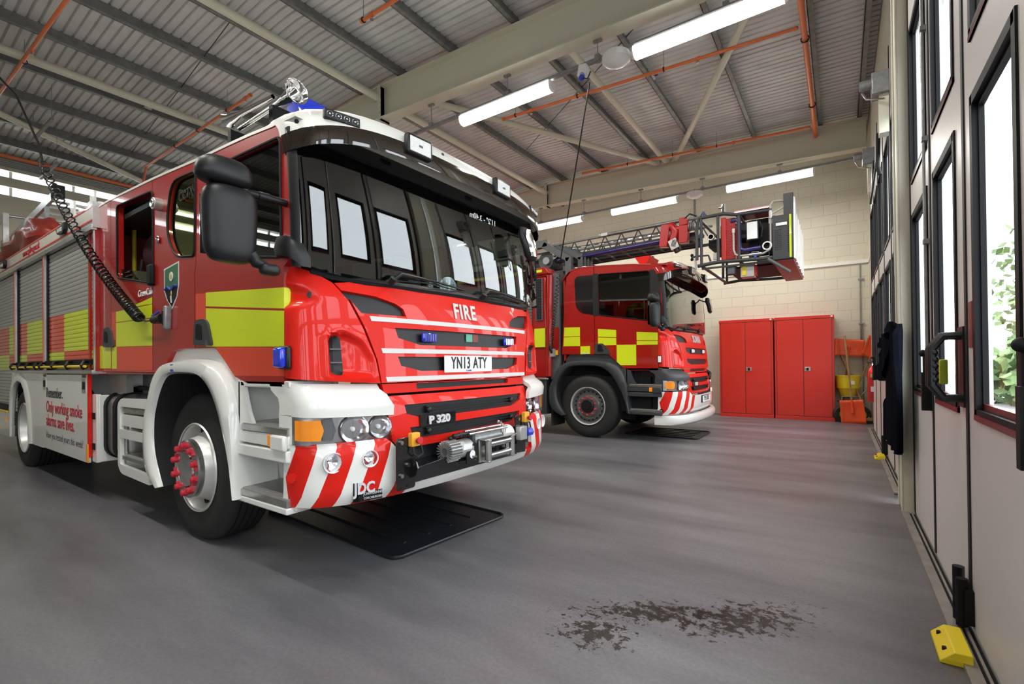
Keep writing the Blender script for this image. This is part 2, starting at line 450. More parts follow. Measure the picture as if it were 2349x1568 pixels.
# ------------------------------------------------------------------ the building
XD = .47                     # inner face of the folding doors
YW = 11.95                   # far block wall
XR = -14.0                   # rear wall
YN = -7.0                    # wall behind the camera
RX = -6.0                    # ridge
def roof_z(x): return 5.69-.04*abs(x-RX)
b = MB(); b.bb((XR-.3, YN-.3, -.2), (1.1, YW+.3, 0), 'floor_paint'); struct(b.build('floor', smooth=0))
b = MB(); b.bb((XR-.3, YW, 0), (.54, YW+.25, 6.2), 'blockwork'); struct(b.build('wall_back', smooth=0))
b = MB(); b.bb((XR-.3, YN-.25, 0), (1.1, YN, 6.2), 'blockwork'); struct(b.build('wall_front', smooth=0))
# rear wall with two long strip windows high up
b = MB()
ZS = [(4.78, 4.96), (5.15, 5.29)]
b.bb((XR-.25, YN, 0), (XR, YW, ZS[0][0]), 'cream'); b.bb((XR-.25, YN, ZS[0][1]), (XR, YW, ZS[1][0]), 'cream'); b.bb((XR-.25, YN, ZS[1][1]), (XR, YW, 6.2), 'cream')
struct(b.build('wall_left', smooth=0))
for k, (z0, z1) in enumerate(ZS):
    b = MB(); b.bb((XR-.14, YN, z0), (XR-.13, YW, z1), 'glass_window')
    w = struct(b.build('window_%d' % (k+1), smooth=0))
    b = MB()
    for i in range(20): b.bb((XR-.16, YN+.3+i*.98, z0), (XR-.10, YN+.345+i*.98, z1), 'white')
    b.build('window_frame', w, smooth=0)
# roof deck: ribs run down the slope
b = MB(); rows = []; pitch = .112; y = YN-.25
prof = []
while y < YW+.3:
    prof += [(y, 0), (y+.055, 0), (y+.065, .028), (y+.10, .028)]; y += pitch
for x in (XR-.3, RX, 1.1): rows.append([(x, yy, roof_z(x)+.20+zz) for yy, zz in prof])
b.loft(rows, 'deck'); struct(b.build('ceiling', smooth=0, solid=-.02))
# purlins
T = [0]
def trim(b, **k):
    T[0] += 1; return struct(b.build('trim_%d' % T[0], **k))
for x in (-5.55, -4.48, -3.41, -2.36, -1.31, -.25, .33, -6.45, -7.52, -8.59, -9.66, -10.73, -11.80, -12.87, -13.8):
    b = MB(); z = roof_z(x)+.20; y0, y1 = YN, YW
    b.bb((x-.03, y0, z-.18), (x-.022, y1, z), 'purlin'); b.bb((x-.03, y0, z-.18), (x+.035, y1, z-.172), 'purlin'); b.bb((x+.03, y0, z-.172), (x+.036, y1, z-.15), 'purlin')
    trim(b, smooth=0)
# rafters: I sections on the portal lines
def rafter(y, xa, xb):
    def ib(x0, x1):
        b = MB(); z0 = roof_z(x0); z1 = roof_z(x1); h = .525; w = .10
        for (o0, o1, ww) in ((0, -.016, w), (-h+.016, -h, w), (-.016, -h+.016, .006)):
            p = [(x0, y-ww, z0+o0), (x1, y-ww, z1+o0), (x1, y-ww, z1+o1), (x0, y-ww, z0+o1)]
            b.prism(p[::-1], (0, 2*ww, 0), 'beam_cream')
        for s in (x0, x1):
            if abs(s-RX) < .01: b.bb((s-.012*(1 if x0 < RX else -1)-.012, y-w, roof_z(s)-h-.03), (s+.012, y+w, roof_z(s)+.02), 'beam_cream')
        if x0 >= RX-.01:
            b.bb((RX-.04, y-w-.006, roof_z(RX)-h-.03), (RX+.04, y-w, roof_z(RX)+.0), 'beam_cream')
            for i in range(6):
                for xx in (-.022, .022): b.cyl((RX+xx, y-w-.004, roof_z(RX)-.06-i*.08), (RX+xx, y-w-.016, roof_z(RX)-.06-i*.08), .011, 'beam_cream', n=6)
        trim(b, smooth=0)
    ib(XR, RX); ib(RX, .42)
for y in (-5.6, -.2, 5.10, 10.3): rafter(y, XR, .42)
# round tube struts and bracing between the rafters
def strut(p, q, r=.057):
    b = MB(); p = V(p); q = V(q); d = (q-p).normalized(); b.cyl(p, q, r, 'beam_cream', n=20)
    for e, s in ((p, 1), (q, -1)):
        b.box(e+d*s*.02, (.16, .012, .10), 'beam_cream', rot=(0, 0, 0)); 
    trim(b, smooth=40)
for y in (-.2, 5.1):
    strut((RX-.03, y+.10, 5.50), (RX-.03, y+5.2, 5.50)); strut((-9.08, y+.10, 5.46), (-9.08, y+5.2, 5.46))
strut((-5.85, 5.15, 5.62), (-3.22, 10.2, 5.52), .05); strut((-3.05, 5.6, 5.60), (-3.02, 10.2, 5.52), .05); strut((-.25, 5.15, 5.45), (-2.8, 10.2, 5.52), .05)
strut((-10.2, -.2, 5.45), (-13.4, 4.9, 5.38), .05)
# thin tie rods under the deck
for a, c in (((-1.4, 5.6, 5.72), (-5.4, 8.4, 5.74)), ((-1.4, 5.6, 5.72), (.2, 5.0, 5.62)), ((-6.5, 3.0, 5.76), (-9.6, 3.3, 5.66)), ((-9.7, 3.3, 5.66), (-12.8, 3.6, 5.56))):
    b = MB(); b.cyl(a, c, .006, 'dark_grey', n=6); trim(b, smooth=0)
# eaves wall over the folding doors and the posts
b = MB(); b.bb((XD, YN, 4.6), (XD+.3, YW, 5.75), 'cream'); struct(b.build('wall_right', smooth=0))
for (y0, y1, x0) in ((4.86, 5.16, .40), (5.32, 5.5, .44), (10.55, YW, .505), (-.75, -.25, .40), (-6.6, -6.1, .40)):
    b = MB(); b.bb((x0, y0, 0), (XD+.07, y1, 5.5), 'beam_cream')
    b.bb((x0-.012, y0, 0), (x0, y0+.03, 5.5), 'beam_cream'); b.bb((x0-.012, y1-.03, 0), (x0, y1, 5.5), 'beam_cream')
    trim(b, smooth=0, bevel=.004)
# ground track
def track(y0, y1):
    b = MB(); b.bb((.385, y0, 0), (.43, y1, .022), 'track_metal'); b.bb((.445, y0, 0), (.455, y1, .016), 'track_metal'); b.bb((.47, y0, 0), (.478, y1, .016), 'track_metal'); b.bb((.495, y0, 0), (.54, y1, .02), 'track_metal'); b.bb((.39, y0, 0), (.54, y1, .006), 'frame_black')
    trim(b, smooth=0)
track(-.25, 4.86); track(5.5, 10.55); track(-6.1, -.75)
# folding door leaves
def leaf(n, y0, y1, wy0, wy1, rows=((.975, 2.315), (2.575, 3.74)), near=True):
    b = MB(); zt = 4.6; th = .05
    zs = [.03]+[z for r in rows for z in r]+[zt]
    b.bb((XD, y0, .03), (XD+th, wy0, zt), 'door_grey'); b.bb((XD, wy1, .03), (XD+th, y1, zt), 'door_grey')
    for i in range(0, len(zs), 2): b.bb((XD, wy0, zs[i]), (XD+th, wy1, zs[i+1]), 'door_grey')
    d = struct(b.build('door_%d' % n, smooth=0))
    for (z0, z1) in rows:
        b = MB(); o = .045
        for a, c in (((wy0-.012, z0-.012), (wy0+.03, z1+.012)), ((wy1-.03, z0-.012), (wy1+.012, z1+.012)), ((wy0, z0-.012), (wy1, z0+.035)), ((wy0, z1-.03), (wy1, z1+.012))):
            b.bb((XD-.008, a[0], a[1]), (XD+.012, c[0], c[1]), 'frame_black')
        for a, c, mm in (((wy0+.03, z0+.03), (wy0+.04, z1-.03), 'frame_black'), ((wy1-.04, z0+.03), (wy1-.03, z1-.03), 'frame_black'), ((wy0+.03, z0+.035), (wy1-.03, z0+.06), 'door_burgundy'), ((wy0+.03, z1-.05), (wy1-.03, z1-.03), 'frame_black')):
            b.bb((XD+.012, a[0], a[1]), (XD+.03, c[0], c[1]), mm)
        b.bb((XD-.009, wy0-.012, z0-.012), (XD-.0, wy1+.012, z0+.012), 'door_burgundy')
        w = b.build('window_frame', d, smooth=0)
        b = MB(); b.add([(XD+.026, wy0+.02, z0+.02), (XD+.026, wy1-.02, z0+.02), (XD+.026, wy1-.02, z1-.02), (XD+.026, wy0+.02, z1-.02)], [(0, 1, 2, 3)], 'glass_window'); b.build('window_pane', w, smooth=0)
    b = MB(); b.bb((XD-.006, y1-.02, .04), (XD+.052, y1+.02, zt), 'seal_black'); b.build('edge_seal', d, smooth=0)
    return d
dn = 1
bay1 = [(3.885, 4.84, 3.99, 4.73), (2.955, 3.865, 3.11, 3.74), (2.02, 2.91, 2.13, 2.745), (1.08, 2.0, 1.2, 1.88), (.30, 1.06, .40, .95), (-.24, .28, -.16, .2)]
doors = []
for a in bay1: doors.append(leaf(dn, *a)); dn += 1
y = 10.53
for i in range(5): doors.append(leaf(dn, y-.98, y-.02, y-.86, y-.14)); dn += 1; y -= 1.0
y = -.80
for i in range(5): doors.append(leaf(dn, y-1.03, y-.02, y-.9, y-.14)); dn += 1; y -= 1.05
# furniture of the near door leaves
d = doors[2]
def dhandle(y):
    b = MB(); pts = [(XD-.01, y, 1.33), (XD-.075, y, 1.33), (XD-.115, y, 1.27), (XD-.115, y, 1.10), (XD-.075, y, 1.04), (XD-.01, y, 1.04)]
    b.tube([V(p) for p in pts], .019, 'black_plastic', n=8)
    for k in range(5): b.ball((XD-.107, y, 1.125+k*.032), (.018, .022, .018), 'black_plastic', 10, 6)
    b.bb((XD-.012, y-.03, 1.0), (XD, y+.03, 1.37), 'black_plastic'); return b
dhandle(2.965).build('pull_handle', doors[2]); dhandle(3.02).build('pull_handle', doors[1])
b = MB(); b.bb((XD-.075, 3.06, 1.10), (XD-.045, 3.09, 1.22), 'hiviz'); b.build('latch_lever', doors[1], bevel=.006)
b = MB(); b.bb((XD-.004, 2.80, 1.27), (XD, 2.86, 1.47), 'dull_red'); b.build('sign_plate', doors[2], smooth=0)
def bolt(dd, y, z):
    b = MB(); b.bb((XD-.05, y-.02, z-.12), (XD, y+.02, z+.12), 'frame_black'); b.cyl((XD-.03, y, z+.12), (XD-.03, y, z+.22), .012, 'frame_black'); b.ball((XD-.04, y, z+.24), .022, 'frame_black')
    b.build('shoot_bolt', dd)
bolt(doors[0], 3.94, 1.02); bolt(doors[3], 1.96, 1.02); bolt(doors[6], 9.5, 1.02)
b = MB(); b.cyl((XD-.02, 3.95, 1.25), (XD-.02, 3.95, 4.5), .008, 'galv', n=8)
for z in (1.95, 2.6, 3.3): b.bb((XD-.03, 3.93, z), (XD, 3.97, z+.03), 'galv')
b.build('bolt_rod', doors[0])
for yy, dd in ((2.93, doors[2]), (7.53, doors[8])):
    b = MB(); b.cyl((XD-.035, yy-.04, .03), (XD-.035, yy-.04, .24), .022, 'frame_black', n=16); b.cyl((XD-.035, yy+.03, .03), (XD-.035, yy+.03, .27), .022, 'frame_black', n=16); b.bb((XD-.03, yy-.08, .05), (XD, yy+.08, .2), 'frame_black')
    b.build('floor_hinge', dd)
b = MB(); b.bb((XD-.004, 4.82, .02), (XD+.004, 4.86, .2), 'frame_black'); b.build('corner_hinge', doors[0], smooth=0)
# outside: apron, hedge of trees
b = MB(); b.bb((.8, -40, -.35), (60, 60, -.2), 'tarmac'); struct(b.build('ground', smooth=0))
def leafy(name, x, y, z, r, label, n=900):
    b = MB(); rnd = random.Random(int(x*10+y*7))
    for i in range(n):
        v = V((rnd.gauss(0, 1), rnd.gauss(0, 1), rnd.gauss(0, 1))).normalized()*(rnd.random()**.33); p = V((x+v.x*r[0], y+v.y*r[1], z+v.z*r[2]))
        a = V((rnd.gauss(0, 1), rnd.gauss(0, 1), rnd.gauss(0, 1))).normalized()*.22; c = a.orthogonal().normalized()*.16
        b.add([p-a, p+c, p+a, p-c], [(0, 1, 2, 3)], 'leaf')
    rt = thing(name, label, 'tree', (x, y, -.2)); b.build('crown', rt, smooth=0)
    b = MB(); b.cyl((x, y, -.2), (x, y, z), .16, 'wood', r1=.08, n=10); b.build('trunk', rt)
leafy('tree', 8.2, 30, 4.3, (2.6, 4, 4.2), 'tall leafy green tree outside the largest glazed door pane')
leafy('hedge_bush', 5.3, 21, .7, (1.6, 3.0, 1.3), 'low green bush outside the largest glazed door pane', 700)
leafy('tree', 14, 44, 3.4, (4.6, 5, 4.5), 'far leafy tree beyond the tall tree outside the door panes', 700)
leafy('tree', 16, -4, 2.2, (3.4, 5, 2.6), 'leafy tree outside, mirrored in the fire engine windscreen', 700)
# ------------------------------------------------------------------ lamps
def batten(x, y, z, label, L=1.52, glow=True, group=None):
    t = thing('fluorescent_light', label, 'light', (x, y, z), group)
    b = MB(); pr = [(-.075, .05), (-.075, .0), (-.055, -.045), (-.02, -.06), (.02, -.06), (.055, -.045), (.075, .0), (.075, .05)]
    b.loft([[(x-L/2+.03, y+p[0], z+p[1]) for p in pr], [(x+L/2-.03, y+p[0], z+p[1]) for p in pr]], 'lamp_glow', closed=True); b.build('diffuser', t)
    for s in (-1, 1):
        b = MB(); b.loft([[(x+s*(L/2-.03), y+p[0]*1.02, z+p[1]*1.02) for p in pr], [(x+s*L/2, y+p[0]*.8, z+p[1]*.8) for p in pr]], 'white', closed=True, caps=True); b.build('end_cap', t)
    b = MB(); b.bb((x-L/2+.04, y-.07, z+.05), (x+L/2-.04, y+.07, z+.075), 'white'); b.build('housing', t, smooth=0)
    area('lamp_light', (x, y, z-.075), L*.95, .1, LAMP_W)
    return t
LY1, LY2 = 5.15, 10.3
ZL = 4.68
N1 = batten(-3.66, LY1, ZL, 'fluorescent light on the nearest conduit row, left of the round ceiling disc')
N2 = batten(-1.12, LY1, ZL, 'brightest fluorescent light, upper right, right of the round ceiling disc')
batten(-6.6, LY1, ZL, 'fluorescent light on the near row hidden above the white cab roof')
F1 = batten(-5.78, LY2, ZL, 'leftmost fluorescent light of the far row, beside the side mirror of the nearer engine')
F2 = batten(-3.55, LY2, ZL, 'middle fluorescent light of the far row, above the aerial ladder')
F3 = batten(-1.1, LY2, ZL, 'rightmost fluorescent light of the far row, above the ladder cage')
for y in (.1,):
    for x in (-1.2, -3.8, -6.6): batten(x, y, ZL, 'fluorescent light of the rows over the bays behind the camera', group='fluorescent lights behind the camera')
for x in (-9.2, -11.8): batten(x, LY1, ZL, 'fluorescent light over the rear of the parked engines', group='fluorescent lights over the rear bays'); batten(x, LY2, ZL, 'fluorescent light over the rear of the parked engines', group='fluorescent lights over the rear bays')
def conduit(y, label):
    t = thing('lighting_trunking', label, 'conduit', (-4, y, ZL+.1))
    b = MB(); b.bb((-12.5, y-.022, ZL+.085), (.46, y+.022, ZL+.125), 'galv'); b.build('rail', t, smooth=0)
    for x in (-9, -7.5, -6.2, -5.0, -3.6, -2.3, -.9):
        zb = roof_z(x)-.5
        b = MB(); b.bb((x-.03, y-.03, ZL+.08), (x+.03, y+.03, ZL+.16), 'galv'); b.cyl((x, y, ZL+.15), (x, y, zb-.01), .005, 'galv', n=6); b.bb((x-.05, y-.02, zb-.05), (x+.05, y+.02, zb), 'galv')
        b.build('hanger', t, smooth=0)
conduit(LY1, 'grey steel trunking carrying the nearest row of fluorescent lights')
conduit(LY2, 'grey steel trunking carrying the far row of fluorescent lights over the ladder')
# round discs (heat detectors / air diffusers)
def disc(x, y, z, r, label):
    t = thing('ceiling_disc', label, 'ceiling fitting', (x, y, z))
    b = MB(); b.lathe((x, y, z), (0, 0, -1), [(-.05, .0), (-.05, r), (0, r*1.02), (.02, r), (.03, r*.7)], 'white', 36); b.build('rim', t)
    b = MB(); b.lathe((x, y, z), (0, 0, -1), [(.022, r*.97), (.055, r*.7), (.075, r*.3), (.078, 0)], 'lens_white', 36); b.build('bowl', t)
disc(-2.08, LY1+.02, ZL+.03, .16, 'round white ceiling disc light between the two nearest fluorescent lights')
disc(-2.46, LY2+.02, ZL+.03, .16, 'round white ceiling disc light above the aerial ladder')
def detector(x, y, z, label):
    t = thing('smoke_detector', label, 'detector', (x, y, z))
    b = MB(); b.lathe((x, y, z), (0, 0, -1), [(0, 0), (0, .05), (.03, .055), (.045, .04), (.05, 0)], 'white', 24); b.build('body', t)
    b = MB(); b.bb((x-.03, y-.01, z+.0), (x+.1, y+.01, z+.012), 'dull_red'); b.build('bracket', t, smooth=0)
detector(-2.36, 7.3, 5.66, 'small round white smoke detector with a red ring on a purlin')
detector(-9.66, 3.1, 5.66, 'small round white detector on the ceiling over the engine body')
# orange heating / sprinkler pipework
def pipe(name, pts, label, heads=(), r=.022, hang=(), cat='pipe'):
    t = thing(name, label, cat, pts[0]); b = MB()
    for i in range(len(pts)-1): b.cyl(pts[i], pts[i+1], r, 'pipe_orange', n=12); b.ball(pts[i+1], r*1.15, 'pipe_orange', 12, 8)
    b.cyl(V(pts[0]), V(pts[0])+(V(pts[1])-V(pts[0])).normalized()*.04, r*1.35, 'pipe_orange', n=12)
    b.build('pipe_run', t)
    for h in heads:
        b = MB(); b.cyl(h, V(h)-V((0, 0, .05)), .012, 'steel', n=10); b.cyl(V(h)-V((0, 0, .05)), V(h)-V((0, 0, .06)), .022, 'steel', n=10); b.cyl(V(h)+V((-.03, 0, 0)), V(h)+V((.03, 0, 0)), r*1.3, 'pipe_orange', n=12); b.build('sprinkler_head', t)
    for h in hang:
        b = MB(); b.lathe(h, V(pts[1])-V(pts[0]), [(-.008, r*1.15), (-.008, r*1.45), (.008, r*1.45), (.008, r*1.15)], 'frame_black', 14); b.cyl(V(h)+V((0, 0, r)), (h[0], h[1], roof_z(h[0])+.1), .004, 'galv', n=6); b.build('pipe_hanger', t)
ZP = 5.36
pipe('sprinkler_pipe', [(-4.65, 6.5, ZP), (-.40, 6.86, ZP)], 'orange sprinkler pipe crossing behind the brightest light', [(-4.1, 6.54, ZP), (-1.55, 6.76, ZP)], hang=[(-3.3, 6.61, ZP), (-2.0, 6.72, ZP), (-4.4, 6.52, ZP)])
pipe('sprinkler_pipe', [(-4.58, 9.37, ZP), (-.40, 9.9, ZP)], 'orange sprinkler pipe running along the far cream roof beam', [(-4.2, 9.42, ZP), (-1.6, 9.74, ZP)], hang=[(-3.6, 9.49, ZP), (-2.7, 9.6, ZP), (-1.9, 9.7, ZP)])
pipe('main_pipe', [(-.32, 4.6, ZP-.03), (-.32, 10.7, ZP-.03)], 'thick orange pipe running lengthways near the doors', hang=[(-.32, 7.1, ZP-.03), (-.32, 9.0, ZP-.03), (-.32, 10.6, ZP-.03)], r=.034)
pipe('sprinkler_pipe', [(-7.34, 3.66, ZP), (-11.7, 3.72, ZP), (-11.9, 3.72, ZP-.35)], 'orange sprinkler pipe ending above the black side mirror', [(-7.5, 3.66, ZP)], hang=[(-8.1, 3.67, ZP), (-9.2, 3.68, ZP), (-10.2, 3.7, ZP)])
pipe('sprinkler_pipe', [(-4.69, 3.65, ZP), (-1.0, 3.7, ZP)], 'short orange sprinkler pipe at the top edge near the ridge', [(-4.5, 3.65, ZP)], hang=[(-4.65, 3.65, ZP)])
pipe('sprinkler_pipe', [(-10.6, 1.45, ZP), (-5.5, 1.55, ZP)], 'orange sprinkler pipe in the top left corner', [(-8.6, 1.5, ZP)], hang=[(-9.0, 1.5, ZP)])
pipe('main_pipe', [(-12.2, -3, 5.02), (-12.2, 5.4, 5.02)], 'orange pipe over the bundle of grey pipes at the rear', r=.03)
# ------------------------------------------------------------------ fire engine cab, shared by both engines
YC, HW = 2.61, 1.21
YS = YC-HW            # 1.40: near side of the cab
def make_plan(D, n=3.0, k=.05):
    N = 241; ys = []; dr = []
    for i in range(N):
        th = -pi/2+pi*i/(N-1); s_ = sin(th); c_ = cos(th)
        t = math.copysign(abs(s_)**(2/n), s_); ys.append(HW*t); dr.append(D*(1-max(0, c_)**(2/n))+k*t*t)
    ys = np.array(ys); dr = np.array(dr); L = np.concatenate([[0], np.cumsum(np.hypot(np.diff(ys), np.diff(dr)))]); L -= L[-1]/2
    um = L[-1]
    def mp(u):
        if abs(u) > um: return (math.copysign(HW, u), dr[-1]+abs(u)-um)
        return (float(np.interp(u, L, ys)), float(np.interp(u, L, dr)))
    def inv(y):      # y offset from the centre line -> u
        return float(np.interp(y, ys, L))
    mp.um = um; mp.inv = inv
    return mp
def lerp_fn(pts):
    zs = [p[0] for p in pts]; xs = [p[1] for p in pts]
    return lambda z: float(np.interp(z, zs, xs))
def surf(X0, plan, relief=None, off=0.):
    fx = X0 if callable(X0) else (lambda z: X0)
    def f(u, z):
        y, d = plan(u); a, da = plan(u+.004); c, dc = plan(u-.004)
        r = off+(relief(u, z) if relief else 0)
        n = V((a-c, -(-(da-dc)), 0)); n = V(((a-c), (da-dc), 0))
        if n.length > 0: n.normalize()
        return V((fx(z)-d+n.x*r, YC+y+n.y*r, z))
    return f
def smooth(a, b, t): t = max(0, min(1, (t-a)/(b-a))); return t*t*(3-2*t)
P_FACE = make_plan(.24); P_BUMP = make_plan(.34, 3.2, .06); P_HEAD = make_plan(.22, 3.2, .05); P_GLASS = make_plan(.06, 3.6, .02)
X_FACE = lerp_fn([(1.10, -2.165), (1.45, -2.19), (1.60, -2.215), (1.72, -2.26), (1.80, -2.30)])
X_BUMP = lerp_fn([(.42, -2.16), (.47, -2.11), (.52, -2.085), (.70, -2.08), (.78, -2.09), (.82, -2.13)])
X_GLASS = lambda z: -2.29-.09*max(0, z-1.78)**2
def yz_poly(plan, pts): return [(plan.inv(y-YC), z) for y, z in pts]
def sym(pts): return [(2*YC-y, z) for y, z in pts][::-1]
def cab(R, S):
    """R: root empty. S: settings of this engine (paint colours, livery, crew or day cab)."""
    red, skirt, tr = S['red'], S['skirt'], S['trim']
    near = lambda off=0.: (lambda x, z: V((x, YS-off-.012*max(0, (2.0-z))*0, z)))
    def side_piece(outer, name, m, holes=(), regs=(), both=True, off=0., th=.03, parent=None, label=None, res=.12, bev=0):
        out = None
        for sd in ((0, 1) if both else (0,)):
            b = MB()
            f = (lambda x, z: V((x, YS-off, z))) if sd == 0 else (lambda x, z: V((-x, 2*YC-YS+off, z)))
            o2, h2, r2 = outer, holes, regs
            if sd: o2 = [(-a, c) for a, c in outer]; h2 = [[(-a, c) for a, c in h] for h in holes]; r2 = [([(-a, c) for a, c in r[0]], r[1]) for r in regs]
            b.sheet(o2, f, m, h2, r2, th=th, res=res)
            o = b.build(name, parent or R, smooth=30, label=label)
            if out is None: out = o
        return out
    # ---- side shell, doors and side glass
    for k, (nm, outer, holes, regs, rad) in enumerate(S['sides']):
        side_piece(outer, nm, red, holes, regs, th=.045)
    for poly, gl in S['side_glass']:
        if isinstance(gl, tuple):      # near pane wound down, far pane closed
            b = MB(); b.sheet([(-x, z) for x, z in poly], lambda x, z: V((-x, 2*YC-YS-.018, z)), gl[1], th=.004, res=.2); b.build('side_window', R)
            low = [q for q in poly]; zl = min(z for x, z in poly)+.10
            b = MB(); b.sheet([(min(x for x, z in poly)+.01, zl-.06), (max(x for x, z in poly)-.01, zl-.16+.0), (max(x for x, z in poly)-.01, zl-.02), (min(x for x, z in poly)+.01, zl+.10)], lambda x, z: V((x, YS+.02, z)), gl[0], th=.004, res=.3); b.build('side_window', R)
        else: o = side_piece(poly, 'side_window', gl, th=.004, off=-.018)
        b = MB()
        b.tube([V((x, YS-.002, z)) for x, z in poly], .008, 'frame_black', n=6, closed=True); b.build('window_seal', R)
    # ---- roof shell
    x0, x1 = S['roof'][0], -2.34
    b = MB(); rows = []
    zr = S['roof_z']
    for i in range(15):
        x = x0+(x1-x0)*i/14; z = zr(x); h = S['roof_h']; e = .0
        drop = .0 if i > 0 else .03
        prof = [(-HW-.004, -.0), (-HW-.004, .03), (-HW+.03, .065), (-HW+.12, .095), (-HW+.45, .12), (0, .13), (HW-.45, .12), (HW-.12, .095), (HW-.03, .065), (HW+.004, .03), (HW+.004, 0), (HW-.05, 0), (0, .0), (-HW+.05, 0)]
        rows.append([(x, YC+p[0], z-drop+p[1]*h) for p in prof])
    b.loft(rows, S['roof_mat'], closed=True, caps=True); b.build('roof', R, smooth=40)
    # back wall, floor and lining (dark cabin)
    b = MB(); xr = S['roof'][0]
    b.bb((xr+.005, YS+.03, 1.15), (xr+.04, 2*YC-YS-.03, zr(xr)), red); b.build('rear_panel', R, smooth=0)
    b = MB(); b.bb((xr+.05, YS+.05, 1.18), (-2.62, 2*YC-YS-.05, 1.24), 'dark_grey'); b.bb((xr+.05, YS+.05, 2.50), (-2.55, 2*YC-YS-.05, 2.54), 'dark_grey'); b.build('cabin_lining', R, smooth=0)
    # ---- front face: corner deflectors
    pl = P_FACE; um = pl.um/2 if False else pl.um
    us = -pl.um-.005
    I = pl.inv
    DISH = [(1.065, 1.165), (1.065, 1.36), (1.035, 1.405), (.97, 1.41), (.87, 1.36), (.81, 1.25), (.805, 1.16), (.84, 1.15), (1.04, 1.15)]
    def relief(u, z):
        y = abs(pl(u)[0]); s = 0.
        # round air intake dish beside the grille
        if .74 < y < 1.12 and 1.12 < z < 1.46:
            dmin = 9.
            for i in range(len(DISH)):
                a = DISH[i]; c = DISH[(i+1) % len(DISH)]; ex, ez = c[0]-a[0], c[1]-a[1]; L_ = math.hypot(ex, ez)
                dmin = min(dmin, -((y-a[0])*ez-(z-a[1])*ex)/L_)
            s -= (.012+.045*smooth(.80, 1.06, y))*smooth(0, .03, dmin) - .008*smooth(-.035, -.005, dmin)*(1-smooth(-.002, .012, dmin))
        # scoop on the upper outer corner
        d = abs(u)-(pl.um-.02); e = max(0, 1-(d/.22)**2-((z-1.60)/.07)**2); s -= .035*smooth(0, .9, e)
        return s
    fm = surf(X_FACE, pl, relief)
    xs_ = S['face_x']          # where the door edge is, measured back along the side
    uend = -(pl.um+xs_)
    for s in (-1, 1):
        outer = [(uend, 1.155), (I(-.95), 1.125), (I(-.775), 1.115), (I(-.80), 1.25), (I(-.86), 1.42), (I(-.93), 1.58), (I(-1.00), 1.685), (I(-1.08), 1.735), (I(-1.16), 1.765), (uend, 1.775)]
        if s > 0: outer = [(-a, c) for a, c in outer][::-1]
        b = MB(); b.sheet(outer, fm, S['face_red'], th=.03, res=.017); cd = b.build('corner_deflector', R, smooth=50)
        b = MB(); f2 = surf(X_FACE, pl, relief, off=.004)
        sl = rpoly([(I(-1.045), 1.17), (I(-.975), 1.165), (I(-.985), 1.385), (I(-1.05), 1.385)], .025)
        if s > 0: sl = [(-a, c) for a, c in sl][::-1]
        b.sheet(sl, f2, 'black_plastic', th=.01, res=.03); o = b.build('side_intake', cd)
        for z in (1.235, 1.31): q = [f2(s*-I(-1.045), z), f2(s*-I(-.98), z)]; b = MB(); b.tube([q[0], q[1]], .006, 'mid_grey', n=6); b.build('intake_bar', cd)
    # marker light on the near corner
    p = fm(-(pl.um-.03), 1.265)
    b = MB()
    if S['marker'] == 'blue':
        b.box(p+V((-.01, -.012, 0)), (.105, .03, .125), 'black_plastic'); o = b.build('marker_base', R, bevel=.012)
        b = MB(); b.box(p+V((-.01, -.04, 0)), (.085, .04, .11), 'blue_lens'); b.build('blue_strobe', o, bevel=.018, seg=3)
    else:
        b.box(p+V((-.01, -.008, 0)), (.06, .016, .11), 'black_plastic'); b.box(p+V((-.01, -.018, 0)), (.045, .008, .09), 'lens_white'); b.build('marker_light', R, bevel=.004)
    # ---- centre panel with slots
    fc = surf(X_FACE, pl)
    tri = [(1.645, 1.645), (1.85, 1.628), (1.98, 1.595), (2.035, 1.565), (2.05, 1.52), (1.90, 1.52), (1.745, 1.52), (1.70, 1.575)]
    slot1 = [(1.955, 1.445), (3.265, 1.445), (3.25, 1.385), (3.08, 1.345), (2.14, 1.345), (1.975, 1.385)]
    slot2 = [(1.965, 1.27), (3.255, 1.27), (3.235, 1.215), (3.08, 1.18), (2.14, 1.18), (1.985, 1.215)]
    out = [(1.845, 1.115), (3.375, 1.115), (3.395, 1.25), (3.455, 1.42), (3.525, 1.58), (3.60, 1.685), (3.50, 1.70), (YC, 1.715), (1.72, 1.70), (1.62, 1.685), (1.695, 1.58), (1.765, 1.42), (1.825, 1.25)]
    yp = lambda q: yz_poly(pl, q)
    b = MB(); b.sheet(yp(out), fc, S['face_red'], [yp(q) for q in (tri, sym(tri), slot1, slot2)], th=.05, res=.07); face = b.build('grille_panel', R, smooth=30)
    fi = surf(X_FACE, pl, off=-.022)
    for q, nm in ((tri, 'air_inlet'), (sym(tri), 'air_inlet'), (slot1, 'grille_slot'), (slot2, 'grille_slot')):
        b = MB(); b.sheet(yp(q), fi, 'black_plastic', th=.01, res=.07); b.build(nm, face)
    if S['stripes']:
        fs = surf(X_FACE, pl, off=.003)
        for z, ya, yb in ((1.492, 1.80, 3.43), (1.305, 1.86, 3.38), (1.135, 1.88, 3.36)):
            b = MB(); b.sheet(yp([(ya, z-.014), (yb, z-.014), (yb+.008, z+.014), (ya-.008, z+.014)]), fs, 'pale_sign', th=.004, res=.1); b.build('reflective_strip', face)
    xf = X_FACE(1.4)
    for y in S['strobes']:
        b = MB(); b.box((xf-.005, y, 1.395), (.03, .13, .06), S['strobe_mat']); o = b.build('grille_strobe', R, bevel=.012)
        b = MB()
        for i in range(5): b.bb((xf+.010, y-.05+i*.022, 1.372), (xf+.0125, y-.042+i*.022, 1.418), 'chrome')
        if S['strobe_mat'] == 'blue_lens': b.build('led_row', o, smooth=0)
